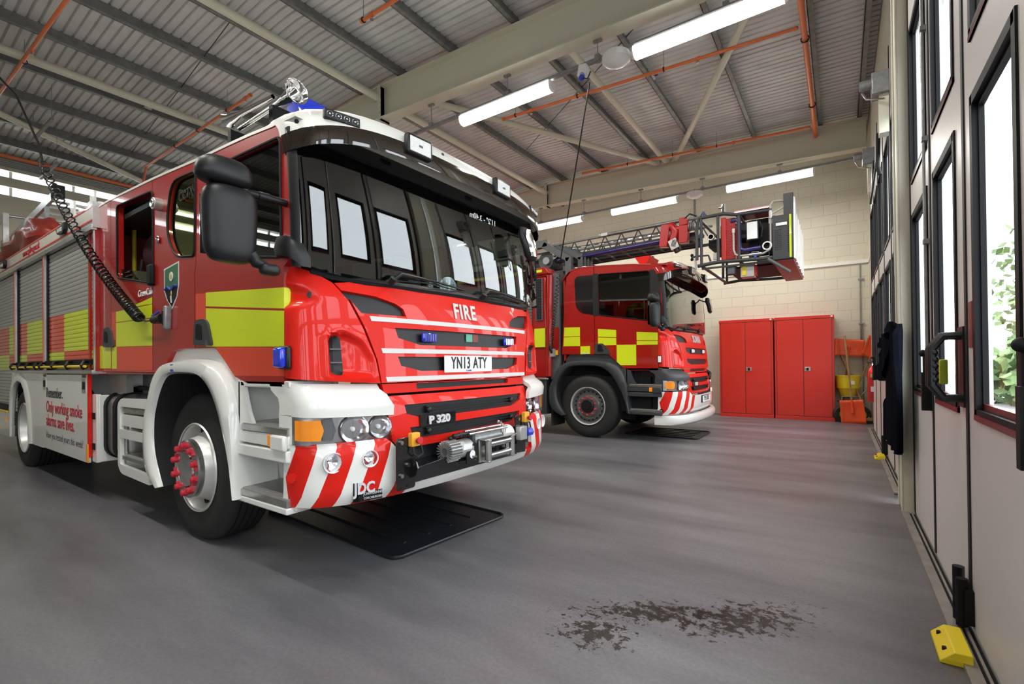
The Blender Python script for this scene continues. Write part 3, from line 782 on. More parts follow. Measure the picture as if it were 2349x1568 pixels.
    # ---- lip below and lower flap
    xl = lambda z: -2.165+.0*z
    fl = surf(lerp_fn([(.70, -2.155), (.76, -2.135), (1.0, -2.15), (1.04, -2.18), (1.12, -2.18)]), pl)
    b = MB(); b.sheet(yp([(1.87, 1.05), (3.35, 1.05), (3.365, 1.108), (1.855, 1.108)]), fl, S['face_red'], [yp([(2.11, 1.068), (3.10, 1.068), (3.105, 1.103), (2.105, 1.103)])], th=.04, res=.08); lip = b.build('grille_lip', R)
    b = MB(); b.sheet(yp([(2.10, 1.06), (3.11, 1.06), (3.11, 1.105), (2.10, 1.105)]), surf(lambda z: -2.20, pl), 'black_plastic', th=.01, res=.1); b.build('thin_slot', lip)
    s3 = [(1.985, .978), (3.255, .978), (3.235, .925), (3.10, .888), (2.12, .888), (2.0, .922)]
    s4 = [(2.02, .838), (3.22, .838), (3.20, .79), (3.07, .755), (2.14, .755), (2.035, .785)]
    b = MB(); b.sheet(yp([(1.955, .715), (3.265, .715), (3.33, .77), (3.365, 1.035), (1.855, 1.035), (1.89, .77)]), fl, S['face_red'], [yp(s3), yp(s4)], th=.04, res=.07); fp = b.build('lower_flap', R, smooth=30)
    for q in (s3, s4):
        b = MB(); b.sheet(yp(q), surf(lambda z: -2.162, pl), 'black_plastic', th=.01, res=.08)
        z = (q[0][1]+q[4][1])/2
        for i in range(3): b.bb((-2.163, 2.15, z-.02+i*.02), (-2.154, 3.05, z-.012+i*.02), 'black_plastic')
        b.build('grille_slot', fp)
    for y in (2.17, 3.08):
        for z in (.935, .80): b = MB(); b.cyl((-2.19, y, z), (-2.145, y, z), .02, 'black_plastic', n=12); b.ball((-2.145, y, z), (.01, .02, .02), 'black_plastic', 12, 6); b.build('flap_knob', fp)
    # ---- badge
    if S['badge']:
        b = MB(); o_ = [(2.105, .85), (2.405, .855), (2.405, .905), (2.105, .90)]
        b.sheet(yp(rpoly([(2.09, .835), (2.405, .835), (2.405, .905), (2.09, .905)], .012)), surf(lambda z: -2.132, pl), 'black_gloss', th=.02, res=.1); bd = b.build('badge', R)
        text(S['badge'], .068, face_front(-2.1315, 2.248, .868), 'silver_letter', 'badge_lettering', bd, bold=.003, sx=1.25, ext=.004)
    # ---- headlamp surround, lamps
    xsr = lerp_fn([(.95, -2.115), (1.03, -2.105), (1.05, -2.13), (1.08, -2.19), (1.115, -2.215)])
    ph = P_HEAD
    for s in (-1, 1):
        def mir(q): return q if s < 0 else [(-a, c) for a, c in q][::-1]
        ue = -(ph.um+.14); Ih = ph.inv
        b = MB(); b.sheet(mir([(ue, .955), (Ih(-.73), .93), (Ih(-.73), .985), (Ih(-.76), 1.02), (Ih(-.77), 1.11), (ue, 1.13)]), surf(xsr, ph), tr, th=.03, res=.045); sr = b.build('headlamp_surround', R, smooth=50)
        b = MB(); b.sheet(mir([(ue, .80), (-(ph.um+.02), .80), (-(ph.um+.02), .955), (ue, .955)]), surf(lambda z: -2.115, ph), tr, th=.03, res=.05); b.build('corner_post', R, smooth=30)
        zt = lambda y: .93+.015*(abs(y)-.74)/.4
        lo = [(-(ph.um), .80), (Ih(-.72), .775), (Ih(-.735), .925), (-(ph.um), .95)]
        b = MB(); b.sheet(mir(lo), surf(lambda z: -2.17, ph), 'steel', th=.02, res=.06); hl = b.build('headlamp', R, smooth=40)
        b = MB(); b.sheet(mir(rpoly(lo, .01)), surf(lambda z: -2.118, ph), 'lens', th=.003, res=.05); b.build('headlamp_lens', hl, smooth=40)
        b = MB(); am = [(-(ph.um-.03), .825), (Ih(-1.13), .82), (Ih(-1.115), .875), (Ih(-1.13), .93), (-(ph.um-.03), .93)]
        b.sheet(mir(am), surf(lambda z: -2.132, ph), 'amber', th=.012, res=.03); b.build('indicator_lamp', hl)
        b = MB(); b.sheet(mir([(Ih(-1.115), .82), (Ih(-1.07), .815), (Ih(-1.05), .87), (Ih(-1.07), .935), (Ih(-1.115), .93)]), surf(lambda z: -2.145, ph), 'mid_grey', th=.01, res=.05); b.build('side_reflector', hl)
        for yy, rr in ((.95, .074), (.795, .060)):
            y, d = ph(Ih(-yy)); yw = YC+(y if s < 0 else -y); c = V((-2.15-d, yw, .865))
            b = MB(); b.lathe(c, (1, s*.35, 0), [(-.035, .012), (-.03, rr*.5), (-.012, rr*.85), (.006, rr), (.012, rr*1.06), (.004, rr*1.08)], 'reflector', 28); b.ball(c+V((-.015, 0, 0)), .014, 'lens_white', 10, 8)
            b.build('reflector_bowl', hl, smooth=60)
    # ---- bumper
    pb = P_BUMP; Ib = pb.inv; fb = surf(X_BUMP, pb)
    ub = -(pb.um+S['bump_back'])
    bo = [(ub, .47), (Ib(-1.0), .455), (0, .45), (Ib(1.0), .455), (-ub, .47), (-ub, .80), (Ib(.78), .80), (Ib(.73), .74), (Ib(.73), .52), (Ib(-.73), .52), (Ib(-.73), .74), (Ib(-.78), .80), (ub, .80)]
    if not S['fog']: bo = [(ub, .43), (0, .43), (-ub, .43), (-ub, .78), (Ib(.78), .78), (Ib(.68), .70), (Ib(-.68), .70), (Ib(-.78), .78), (ub, .78)]
    regs = []
    for s in (-1, 1):
        for k in range(4):
            t = -1.278+(pb.um*0)+.21*k
            q = [(t-.132, .44), (t-.018, .44), (t+.112, .82), (t+.012, .82)]
            if k == 0: q = [(t-.03, .44), (t-.008, .44), (t+.122, .82), (t+.012, .82), (t-.10, .62), (t-.075, .52)]
            if s > 0: q = [(-u_, c) for u_, c in q][::-1]
            regs.append((q, 'fire_red'))
    fh = []
    if S['fog']:
        for s in (-1, 1):
            for uu, zz_, rr in ((-1.098, .70, .050), (-.898, .70, .043)): fh.append([(s*-uu+rr*.92*cos(2*pi*i/18), zz_+rr*sin(2*pi*i/18)) for i in range(18)])
    b = MB(); b.sheet(bo, fb, 'white_paint', holes=fh, regs=regs, th=.03, res=.05); bm = b.build('bumper', R, smooth=50)
    if S['fog']:
        for s in (-1, 1):
            for uu, zz_, rr in ((-1.098, .70, .052), (-.898, .70, .045)):
                n = fb(-uu*s, zz_); ax = V((1, s*.18, 0)).normalized()
                b = MB(); b.lathe(n, ax, [(-.065, rr*.96), (.0, rr), (.008, rr*1.06), (.008, rr*1.0), (.002, rr*.93), (-.06, rr*.90)], 'white', 28); fg = b.build('fog_lamp', R, smooth=50)
                b = MB(); b.lathe(n-ax*.06, ax, [(-.005, .004), (.0, .02), (.018, rr*.9)], 'reflector', 24); b.build('fog_reflector', fg)
                b = MB(); b.lathe(n-ax*.04, ax, [(.0, rr*.92), (.012, rr*.5), (.016, .0)], 'lens', 24); b.build('fog_lens', fg)
    # ---- windscreen, pillars, wiper cowl
    pg = P_GLASS; Ig = pg.inv; fg = surf(X_GLASS, pg)
    wo = [(-(pg.um-.035), 1.77), (Ig(-1.05), 1.735), (Ig(-.9), 1.72), (0, 1.74), (Ig(.9), 1.72), (Ig(1.05), 1.735), (pg.um-.035, 1.77), (pg.um-.035, 2.56), (-(pg.um-.035), 2.56)]
    b = MB(); b.sheet(wo, fg, 'glass_dark', regs=[([(-2, 2.44), (2, 2.44), (2, 2.6), (-2, 2.6)], 'black_gloss')], th=.004, res=.09); ws = b.build('windscreen', R, smooth=60)
    for s in (-1, 1):
        q = [(-(pg.um-.04), 1.74), (-(pg.um-.04), 2.50), (-(pg.um+S['pillar']), 2.50), (-(pg.um+S['pillar']), 1.75)]
        q = q if s > 0 else q
        q = [(-a, c) for a, c in q] if s > 0 else q
        b = MB(); b.sheet(q if s < 0 else q, surf(X_GLASS, pg, off=.006), 'black_plastic', th=.05, res=.06); b.build('windscreen_pillar', R, smooth=50)
    b = MB()
    cr = [fc(I(y), z) for y, z in ((-1.10, 1.74), (-1.0, 1.715), (-.8, 1.705), (-.4, 1.705), (0, 1.71), (.4, 1.705), (.8, 1.705), (1.0, 1.715), (1.10, 1.74))]
    rows = []
    for p in cr: rows.append([p+V((.008, 0, -.012)), p+V((.018, 0, .008)), p+V((-.0, 0, .030)), p+V((-.05, 0, .045)), p+V((-.10, 0, .03)), p+V((-.06, 0, -.02))])
    b.loft(rows, 'black_plastic', closed=True, caps=True); b.build('wiper_cowl', R, smooth=40)
    def wiper(y0, y1, z0):
        b = MB(); x = -2.245
        b.cyl((x, y0, z0-.02), (x+.03, y0, z0+.01), .022, 'black_plastic', n=12)
        b.tube([(x+.02, y0, z0), (x+.015, y0+.07, z0+.045), (x-.005, y0+.30, z0+.05)], [.012, .014, .008], 'black_plastic', n=8)
        b.tube([(x-.0, y0+.10, z0+.035), (x-.01, (y0+y1)/2, z0+.05), (x-.03, y1, z0+.03)], [.005, .008, .005], 'black_plastic', n=6)
        b.tube([(x-.01, y0+.15, z0+.02), (x-.02, (y0+y1)/2, z0+.03), (x-.035, y1+.03, z0+.012)], .005, 'rubber', n=6)
        b.build('wiper', R)
    wiper(1.95, 2.68, 1.735); wiper(2.84, 3.45, 1.74)
    # ---- smoked sun visor and painted header
    hz = lambda u, pp=ph: .12*(abs(pp(u)[0])/HW)**5
    zA = S['header']; zt_ = zA[0]; zm = zA[1]; zb_ = zA[2]
    xh = lambda v: float(np.interp(v-zt_, [-.25, -.16, -.08, -.04, 0], [-2.165, -2.155, -2.17, -2.19, -2.235]))
    def hmap(off=0, tilt=0):
        f0 = surf(lambda z: 0, ph, off=off)
        def f(u, v):
            p = f0(u, 0); dz = hz(u); return V((xh(v)+p.x, p.y, v-dz))
        return f
    ue = ph.um+.05
    b = MB(); b.sheet([(-ue, zm), (ue, zm), (ue, zt_-.01), (ph.um-.2, zt_), (-(ph.um-.2), zt_), (-ue, zt_-.01)], hmap(.006), S['header_mat'], th=.04, res=.07); hd = b.build('roof_header', R, smooth=50)
    # deck joining the header to the roof
    b = MB(); rows = []
    for k in range(25):
        u = -ue+2*ue*k/24; p = hmap()(u, zt_-(.01 if abs(u) > ph.um-.1 else 0)); yy = max(YS+.014, min(2*YC-YS-.014, p.y))
        rows.append([p+V((-.005, 0, -.01)), p+V((-.03, 0, .025)), V((min(p.x-.08, -2.45), yy, zr(-2.45)+.05)), V((-2.80, yy, zr(-2.8)+.02)), V((-2.80, yy, zr(-2.8)-.05)), p+V((-.06, 0, -.05))])
    b.loft(rows, S['header_mat'], closed=True, caps=True); b.build('roof_cap', hd, smooth=50)
    b = MB(); b.sheet([(-(ue-.02), zb_), (ue-.02, zb_), (ue-.02, zm), (-(ue-.02), zm)], hmap(off=.010), 'smoke', th=.006, res=.07)
    rows = []
    b.build('sun_visor', R, smooth=50)
    # header lamp clusters
    def on_head(y, z, off=0.):
        u = ph.inv(y-YC); p = hmap(off)(u, z); q = hmap(off)(u+.02, z); t = (q-p); t.z = 0; t.normalize(); n = V((t.y, -t.x, 0)); return p, t, n
    for y in S['led_bars']:
        p, t, n = on_head(y, zm+.045); R3 = Matrix((n, t, V((0, 0, 1)))).transposed()
        b = MB(); b.box(p+n*.008, (.03, .20, .052), 'black_plastic', rot=R3); o = b.build('led_cluster', R, bevel=.004)
        b = MB()
        for i in range(4): b.lathe(p+n*.022+t*(-.07+.047*i), n, [(0, .019), (.003, .017), (-.004, .008), (.004, .004), (.006, 0)], 'reflector', 14)
        b.build('led_lens', o)
    for y in S['spots']:
        p, t, n = on_head(y, zm-.005); R3 = Matrix((n, t, V((0, 0, 1)))).transposed()
        b = MB(); b.box(p+n*.022, (.045, .205, .125), 'black_plastic', rot=R3); b.box(p-n*.03+V((0, 0, .05)), (.05, .10, .07), 'black_plastic', rot=R3); o = b.build('spot_lamp', R, bevel=.014)
        b = MB(); b.box(p+n*.043, (.006, .168, .092), 'lens_white', rot=R3); b.build('spot_lens', o, bevel=.008)
        b = MB(); b.box(p+n*.0475, (.002, .03, .012), 'mid_grey', rot=R3); b.build('lens_emblem', o, smooth=0)
    for y in (1.42, 2.35, 3.0):
        p, t, n = on_head(y, zm+.045, .002); b = MB(); b.cyl(p-n*.01, p+n*.006, .012, 'black_plastic', n=12); b.build('header_plug', R)
    # ---- side mirrors
    MM = [None]
    def mirror(s):
        Y = lambda y: y if s < 0 else 2*YC-y
        def shell(b, cx, cy, cz, sx, sy, sz, pw=3.2, m='black_plastic', lean=0, top=0.):
            vs = []; K = 20; Lr = 14
            rows = []
            for i in range(Lr+1):
                ph_ = -pi/2+pi*i/Lr; cz_ = math.copysign(abs(sin(ph_))**(2/pw), sin(ph_)); cr_ = max(.0001, abs(cos(ph_)))**(2/pw)
                rr = []
                for j in range(K):
                    th = 2*pi*j/K; a = math.copysign(abs(cos(th))**(2/2.6), cos(th)); c_ = math.copysign(abs(sin(th))**(2/2.6), sin(th))
                    f = 1+top*cz_
                    rr.append((cx+sx*a*cr_*f+lean*cz_, Y(cy+sy*c_*cr_*f), cz+sz*cz_))
                rows.append(rr)
            b.loft(rows, m, closed=True, caps=True)
        b = MB(); shell(b, -2.42, 1.105, 1.905, .065, .122, .185, 4.5, top=.06); mm = b.build('mirror_housing', R, smooth=60); MM[0] = mm
        b = MB(); shell(b, -2.43, 1.085, 2.155, .075, .125, .068, 3.0, top=-.10); b.build('upper_mirror', mm, smooth=60)
        b = MB(); b.bb((-2.455, Y(1.13), 2.06), (-2.40, Y(1.19), 2.13), 'black_plastic'); b.build('mirror_neck', mm, bevel=.012)
        b = MB(); b.cyl((-2.42, Y(1.17), 2.085), (-2.44, Y(1.42), 2.095), .020, 'black_plastic', n=14); b.cyl((-2.425, Y(1.24), 2.087), (-2.43, Y(1.30), 2.09), .024, 'black_plastic', n=14); b.build('upper_arm', mm)
        b = MB(); b.tube([(-2.40, Y(1.19), 1.78), (-2.40, Y(1.22), 1.74), (-2.36, Y(1.27), 1.71)], [.03, .03, .02], 'black_plastic', n=12); shell(b, -2.36, 1.265, 1.705, .035, .05, .032, 2.6); b.build('kerb_mirror', mm, smooth=60)
        b = MB(); b.bb((-2.49, Y(1.0), 1.76), (-2.485, Y(1.21), 2.04), 'chrome'); b.build('mirror_glass', mm, smooth=0)
        # lower mounting arm that sweeps round the pillar
        b = MB(); rows = []
        for x, y, z, h in ((-2.485, 1.385, 1.85, .045), (-2.45, 1.375, 1.86, .05), (-2.38, 1.385, 1.85, .055), (-2.34, 1.41, 1.82, .05), (-2.325, 1.44, 1.77, .025)):
            rows.append([(x, Y(y-.02), z-h), (x, Y(y-.03), z), (x, Y(y-.02), z+h), (x, Y(y+.03), z+h), (x, Y(y+.03), z-h)])
        b.loft(rows, 'black_plastic', closed=True, caps=True); b.build('mirror_bracket', R, smooth=50)
    mirror(-1)
    # front proximity mirror hung from the far end of the visor
    b = MB(); cx, cy = S['prox']
    b.tube([(cx-.16, cy-.12, 2.36), (cx-.10, cy-.02, 2.33), (cx, cy, 2.29)], .012, 'black_plastic', n=8)
    rows = []
    for k, (dz, w) in enumerate(((.125, .02), (.12, .065), (.06, .09), (-.04, .095), (-.12, .08), (-.15, .035))):
        rows.append([(cx+w*.5*math.cos(a)*.9+(.03 if dz < 0 else 0), cy+w*math.sin(a)+(-dz)*.25, 2.25+dz) for a in [2*pi*j/14 for j in range(14)]])
    b.loft(rows, 'black_plastic', closed=True, caps=True); pm = b.build('front_mirror', R, smooth=60)
    b = MB(); rows = []
    for dz, w in ((.10, .03), (.05, .068), (-.04, .072), (-.12, .05)): rows.append([(cx+.062+(.02 if dz < 0 else 0)-abs(q)*.3, cy+q*w/.06-dz*.25, 2.25+dz) for q in (-.055, -.03, 0, .03, .055)])
    b.loft(rows, 'chrome'); b.build('mirror_glass', pm)
    # ---- near side step well
    for s in ((-1, 1) if S['far_steps'] else (-1,)):
        Y = lambda y: y if s < 0 else 2*YC-y
        xa, xb = -2.95, -2.42
        b = MB(); b.bb((xa, Y(1.66), .44), (xb+.02, Y(1.69), 1.14), skirt); b.bb((xa-.03, Y(1.40), .44), (xa, Y(1.68), 1.14), skirt)
        b.bb((xa, Y(YS-.01), .775), (xb, Y(1.45), .845), skirt); b.bb((xa, Y(YS-.02), .70), (xb, Y(1.44), .765), skirt); b.bb((xa, Y(YS-.02), .425), (xb, Y(1.62), .462), skirt)
        b.bb((xb-.03, Y(1.42), .44), (xb+.02, Y(1.66), .80), skirt); b.bb((xa, Y(YS), 1.10), (xb, Y(1.66), 1.14), skirt)
        sw = b.build('step_well', R, bevel=.008)
        # curved flare between the wheel arch and the upper opening
        b = MB(); b.sheet(rpoly([(xa-.02, .865), (xa+.16, .865), (xa+.10, .95), (xa+.06, 1.05), (xa+.04, 1.13), (xa-.14, 1.13)], .03), (lambda x, z: V((x, Y(YS+.0), z))) if s < 0 else (lambda x, z: V((x, Y(YS), z))), skirt, th=.02 if s < 0 else -.02, res=.06); b.build('arch_flare', sw)
        for z0, z1, nm in ((.88, 1.09, 'kick_panel'), (.50, .69, 'kick_panel')):
            b = MB(); b.bb((xa+.12, Y(1.645), z0), (xb-.03, Y(1.66), z1), 'mesh_panel' if skirt != 'dark_grey' else 'dark_grey'); b.build(nm, sw, bevel=.01)
        for z0, z1, yy in ((.85, .888, YS-.015), (.468, .508, YS-.02)):
            b = MB(); b.prism([(xa+.0, Y(1.64), z0), (xa+.01, Y(yy+.02), z0), (xa+.04, Y(yy), z0), (xb, Y(yy), z0), (xb+.0, Y(1.64), z0)], (0, 0, z1-z0-.006), 'aluminium'); b.prism([(xa+.0, Y(1.64), z1-.006), (xa+.02, Y(yy+.03), z1-.006), (xa+.045, Y(yy+.008), z1-.006), (xb, Y(yy+.008), z1-.006), (xb+.0, Y(1.64), z1-.006)], (0, 0, .006), 'tread_plate')
            b.build('step_tread', sw)
        b = MB(); b.box(((xb-.165), Y(YS-.014), .81), (.05, .014, .065), 'amber'); b.build('side_marker', sw, bevel=.003)
        b = MB(); b.box(((xb-.07), Y(YS-.022), .805), (.14, .03, .085), skirt); b.build('marker_guard', sw, bevel=.012)
    # ---- wheel arch
    ai = [(-4.03, .36), (-4.13, .50), (-4.19, .64), (-4.19, .83), (-4.14, .95), (-4.08, 1.04), (-4.0, 1.12), (-3.90, 1.165), (-3.69, 1.175), (-3.45, 1.165), (-3.34, 1.13), (-3.24, 1.06), (-3.16, .96), (-3.10, .86), (-3.03, .72), (-2.97, .56), (-2.93, .44)]
    ao = [(-4.10, .34), (-4.28, .44), (-4.34, .58), (-4.335, .80), (-4.25, .98), (-4.17, 1.12), (-4.07, 1.20), (-3.95, 1.245), (-3.69, 1.265), (-3.42, 1.26), (-3.26, 1.235), (-3.13, 1.18), (-3.04, 1.09), (-2.98, .96), (-2.95, .80), (-2.93, .62), (-2.91, .44)]
    if S['arch_dx']: ai = [(x+S['arch_dx']*max(0, min(1, (-3.0-x)/.8)), z) for x, z in ai]; ao = [(x+S['arch_dx']*max(0, min(1, (-3.0-x)/.8)), z) for x, z in ao]
    ai = crom(ai); ao = crom(ao)
    for s in (-1, 1):
        Y = lambda y: y if s < 0 else 2*YC-y
        mid = [((a[0]*.5+c[0]*.5), (a[1]*.5+c[1]*.5)) for a, c in zip(ai, ao)]
        hi = [(x+(x+3.69)*-.02, z+.0) for x, z in ao]
        rows = [[(x, Y(1.75), z) for x, z in ai], [(x, Y(1.42), z) for x, z in ai], [(x, Y(1.375), z) for x, z in ai], [(a[0]*.85+c[0]*.15, Y(1.345), a[1]*.85+c[1]*.15) for a, c in zip(ai, ao)], [(x, Y(1.335), z) for x, z in mid], [(a[0]*.1+c[0]*.9, Y(1.345), a[1]*.1+c[1]*.9) for a, c in zip(ai, ao)], [(x, Y(1.365), z) for x, z in ao], [(x, Y(1.45), z+.01) for x, z in ao], [(x*.97-3.69*.03, Y(1.62), z+.07) for x, z in ao]]
        b = MB(); b.loft(rows, ['arch_liner', 'arch_liner', skirt, skirt, skirt, skirt, skirt, skirt]); fa = b.build('wheel_arch', R, smooth=45)
        # raised shoulder on top of the arch, under the cab edge
        b = MB(); b.sheet([(-4.12, 1.17), (-3.97, 1.235), (-3.69, 1.255), (-3.42, 1.25), (-3.26, 1.225), (-3.10, 1.16), (-3.0, 1.08), (-2.95, 1.15), (-3.0, 1.20), (-3.10, 1.30), (-3.26, 1.40), (-3.75, 1.40), (-3.95, 1.38), (-4.1, 1.22)] if s < 0 else [(4.12, 1.17), (4.1, 1.22), (3.95, 1.38), (3.75, 1.40), (3.26, 1.40), (3.0, 1.15), (3.26, 1.225), (3.69, 1.255), (3.97, 1.235)], (lambda x, z: V((x, 1.43, z))) if s < 0 else (lambda x, z: V((-x, 2*YC-1.43, z))), skirt, th=.03, res=.12); b.build('arch_shoulder', fa)
        b = MB(); b.bb((-3.80, Y(1.339), 1.19), (-3.755, Y(1.345), 1.24), 'navy_text' if skirt != 'dark_grey' else 'dark_grey')
        if s < 0: b.build('tyre_pressure_label', fa, smooth=0)
        b = MB(); b.bb((-4.15, Y(1.75), .30), (-2.97, Y(1.76), 1.2), 'arch_liner'); b.build('inner_liner', fa, smooth=0)
    # seats, dash, wheel inside
    b = MB(); b.bb((-2.78, YS+.08, 1.55), (-2.36, 2*YC-YS-.08, 1.66), 'dash'); b.bb((-2.70, 3.0, 1.6), (-2.42, 3.6, 1.74), 'dash'); b.build('dashboard', R, bevel=.04)
    b = MB(); b.lathe((-2.86, 3.22, 1.72), (-.55, 0, .83), [(0, .21), (.012, .225), (.024, .21), (.012, .195), (0, .21)], 'black_plastic', 30)
    b.cyl((-2.86, 3.22, 1.72), (-2.70, 3.22, 1.45), .03, 'black_plastic'); b.box((-2.85, 3.22, 1.73), (.06, .40, .02), 'black_plastic', rot=(0, -.58, 0)); b.build('steering_wheel', R)
    for y in (1.85, 3.25):
        b = MB(); b.bb((-3.55, y-.24, 1.35), (-3.08, y+.24, 1.52), 'dark_grey'); b.box((-3.56, y, 1.80), (.13, .46, .62), 'dark_grey', rot=(0, -.12, 0)); b.box((-3.60, y, 2.20), (.10, .26, .18), 'dark_grey'); b.build('seat', R, bevel=.04)
    b = MB()
    b.tube([(-2.48, 3.0, 2.36), (-2.50, 3.02, 2.30)], .01, 'black_plastic'); b.ball((-2.50, 3.02, 2.25), (.02, .10, .06), 'black_plastic'); b.build('interior_mirror', R)
    return ws
def wheel(R, c, y_out, kind, name='front_wheel', s=-1, w=.30):
    """s=-1: outer face towards -Y."""
    ax = V((0, s, 0)); c = V((c[0], y_out, c[1]))
    ro = .515
    T_ = [(0, .302), (.0, .335), (.012, .39), (.010, .44), (-.008, .475), (-.022, .495), (-.034, .507), (-.045, .513)]
    g = []
    for k in range(5):
        a = -.075-k*.045; g += [(a+.016, .515), (a+.004, .515), (a+.002, .500), (a-.004, .500), (a-.006, .515)]
    T_ = T_+g+[(-w+.03, .51), (-w+.01, .48), (-w, .40), (-w, .30)]
    b = MB(); b.lathe(c, ax, T_, 'rubber', 64); b.lathe(c, ax, [(.002, .345), (.0045, .350), (.002, .356)], 'rubber', 64); wh = b.build(name, R, smooth=30)
    b = MB()
    if kind == 'front':
        P = [(.010, .300), (.014, .306), (.004, .312), (.0, .298), (-.015, .290), (-.10, .286), (-.105, .275), (-.095, .262), (-.05, .235), (-.01, .215), (.03, .205), (.05, .19)]
        b.lathe(c, ax, P, 'wheel_silver', 56)
        for i in range(10):
            t = 2*pi*i/10+.1; r = .262; q = c+ax*(-.088)+V((cos(t)*r, 0, sin(t)*r)); b.cyl(q, q+ax*.012, .024, 'frame_black', n=14)
        rim = b.build('rim', wh, smooth=40)
        b = MB(); b.lathe(c, ax, [(.02, .205), (.060, .200), (.068, .190), (.070, .128), (.064, .124), (.078, .118), (.084, .05), (.085, 0)], ['steel', 'steel', 'aluminium', 'dark_grey', 'chrome', 'chrome', 'chrome'], 48); b.build('hub_trim', wh, smooth=30)
        for i in range(10):
            t = 2*pi*i/10+.31; q = c+ax*.068+V((cos(t)*.162, 0, sin(t)*.162)); b = MB()
            b.cyl(q-ax*.004, q+ax*.014, .024, 'nut_red', n=6); b.cyl(q+ax*.01, q+ax*.028, .020, 'nut_red', n=14); b.ball(q+ax*.028, (.020, .008, .020), 'nut_red', 12, 6)
            ty = V((-sin(t), 0, cos(t))); b.box(q+ax*.008-ty*.028, (.012, .014, .035), 'nut_red', rot=(0, -t, 0))
            b.build('wheel_nut_cap', wh)
    elif kind == 'steer2':
        P = [(.010, .300), (.014, .306), (.004, .312), (.0, .298), (-.015, .290), (-.02, .27), (-.05, .262), (-.055, .25), (-.045, .24), (-.04, .21), (-.05, .19), (-.02, .17), (.0, .165), (.0, .11)]
        b.lathe(c, ax, P, ['wheel_silver']*4+['mid_grey']*5+['tank_metal']*4, 56)
        for i in range(20):
            t = 2*pi*i/20; q = c+ax*(-.05)+V((cos(t)*.238, 0, sin(t)*.238)); b.cyl(q, q+ax*.008, .014, 'frame_black', n=10)
        b.build('rim', wh, smooth=40)
        b = MB(); b.lathe(c, ax, [(.0, .115), (.02, .11), (.03, .10), (.03, .055), (.045, .05), (.045, 0)], 'black_plastic', 36); b.build('hub', wh, smooth=30)
        for i in range(10):
            t = 2*pi*i/10+.31; q = c+ax*.0+V((cos(t)*.142, 0, sin(t)*.142)); b = MB(); b.cyl(q-ax*.004, q+ax*.02, .019, 'nut_red', n=6); b.ball(q+ax*.022, (.017, .014, .017), 'nut_red', 12, 6); b.build('wheel_nut_cap', wh)
    else:      # rear dual: deep dish
        P = [(.010, .300), (.014, .306), (.004, .312), (.0, .298), (-.03, .288), (-.16, .270), (-.18, .25), (-.185, .16), (-.14, .15), (-.10, .14), (-.10, 0)]
        b.lathe(c, ax, P, 'wheel_silver', 56); b.build('rim', wh, smooth=40)
        for i in range(10):
            t = 2*pi*i/10+.31; q = c+ax*(-.185)+V((cos(t)*.20, 0, sin(t)*.20)); b = MB(); b.cyl(q, q+ax*.03, .019, 'steel', n=6); b.build('wheel_nut', wh)
    return wh
# ------------------------------------------------------------------ the nearer engine (white skirts, crew cab)
E1 = thing('fire_engine', 'nearest red and lime fire engine with white bumper, white skirts and a front winch', 'fire engine', (-6.2, YC, 0))
top1 = lerp_fn([(-5.72, 2.69), (-5.2, 2.685), (-4.2, 2.645), (-3.5, 2.60), (-2.9, 2.575), (-2.45, 2.54)])
def tline(xs): return [(x, top1(x)) for x in xs]
win_r = rpoly([(-5.06, 1.985), (-4.27, 1.855), (-4.27, 2.56), (-5.06, 2.60)], .05)
oval = rpoly([(-3.86, 2.0), (-3.56, 1.965), (-3.53, 2.535), (-3.93, 2.555), (-4.01, 2.30), (-3.99, 2.15)], [.14, .04, .05, .12, .1, .1])
win_f = rpoly([(-3.36, 1.935), (-2.485, 1.81), (-2.49, 2.47), (-3.36, 2.495)], .04)
g = .004
cut = [(-3.56+g, 1.345), (-3.27, 1.34), (-3.15, 1.26), (-3.02, 1.16), (-2.86, 1.12), (-2.47, 1.12)]
door_f = cut+[(-2.465, 1.76), (-2.40, 1.80), (-2.405, 2.1), (-2.44, 2.5), (-2.445, 2.535)]+tline([-2.6, -2.9, -3.45])+[(-3.535, 2.55), (-3.535, 1.93), (-3.556, 1.85)]
pan = [(-4.285, 1.165), (-4.17, 1.165), (-4.09, 1.20), (-3.94, 1.33), (-3.79, 1.35), (-3.56-g, 1.345), (-3.564, 1.85), (-3.543, 1.93), (-3.543, 2.56)]+tline([-3.543, -4.0, -4.285])
door_r = [(-5.215, 1.165), (-4.293, 1.165)]+tline([-4.293, -4.7, -5.215])
pan_r = [(-5.71, 1.165), (-5.223, 1.165)]+tline([-5.223, -5.72])
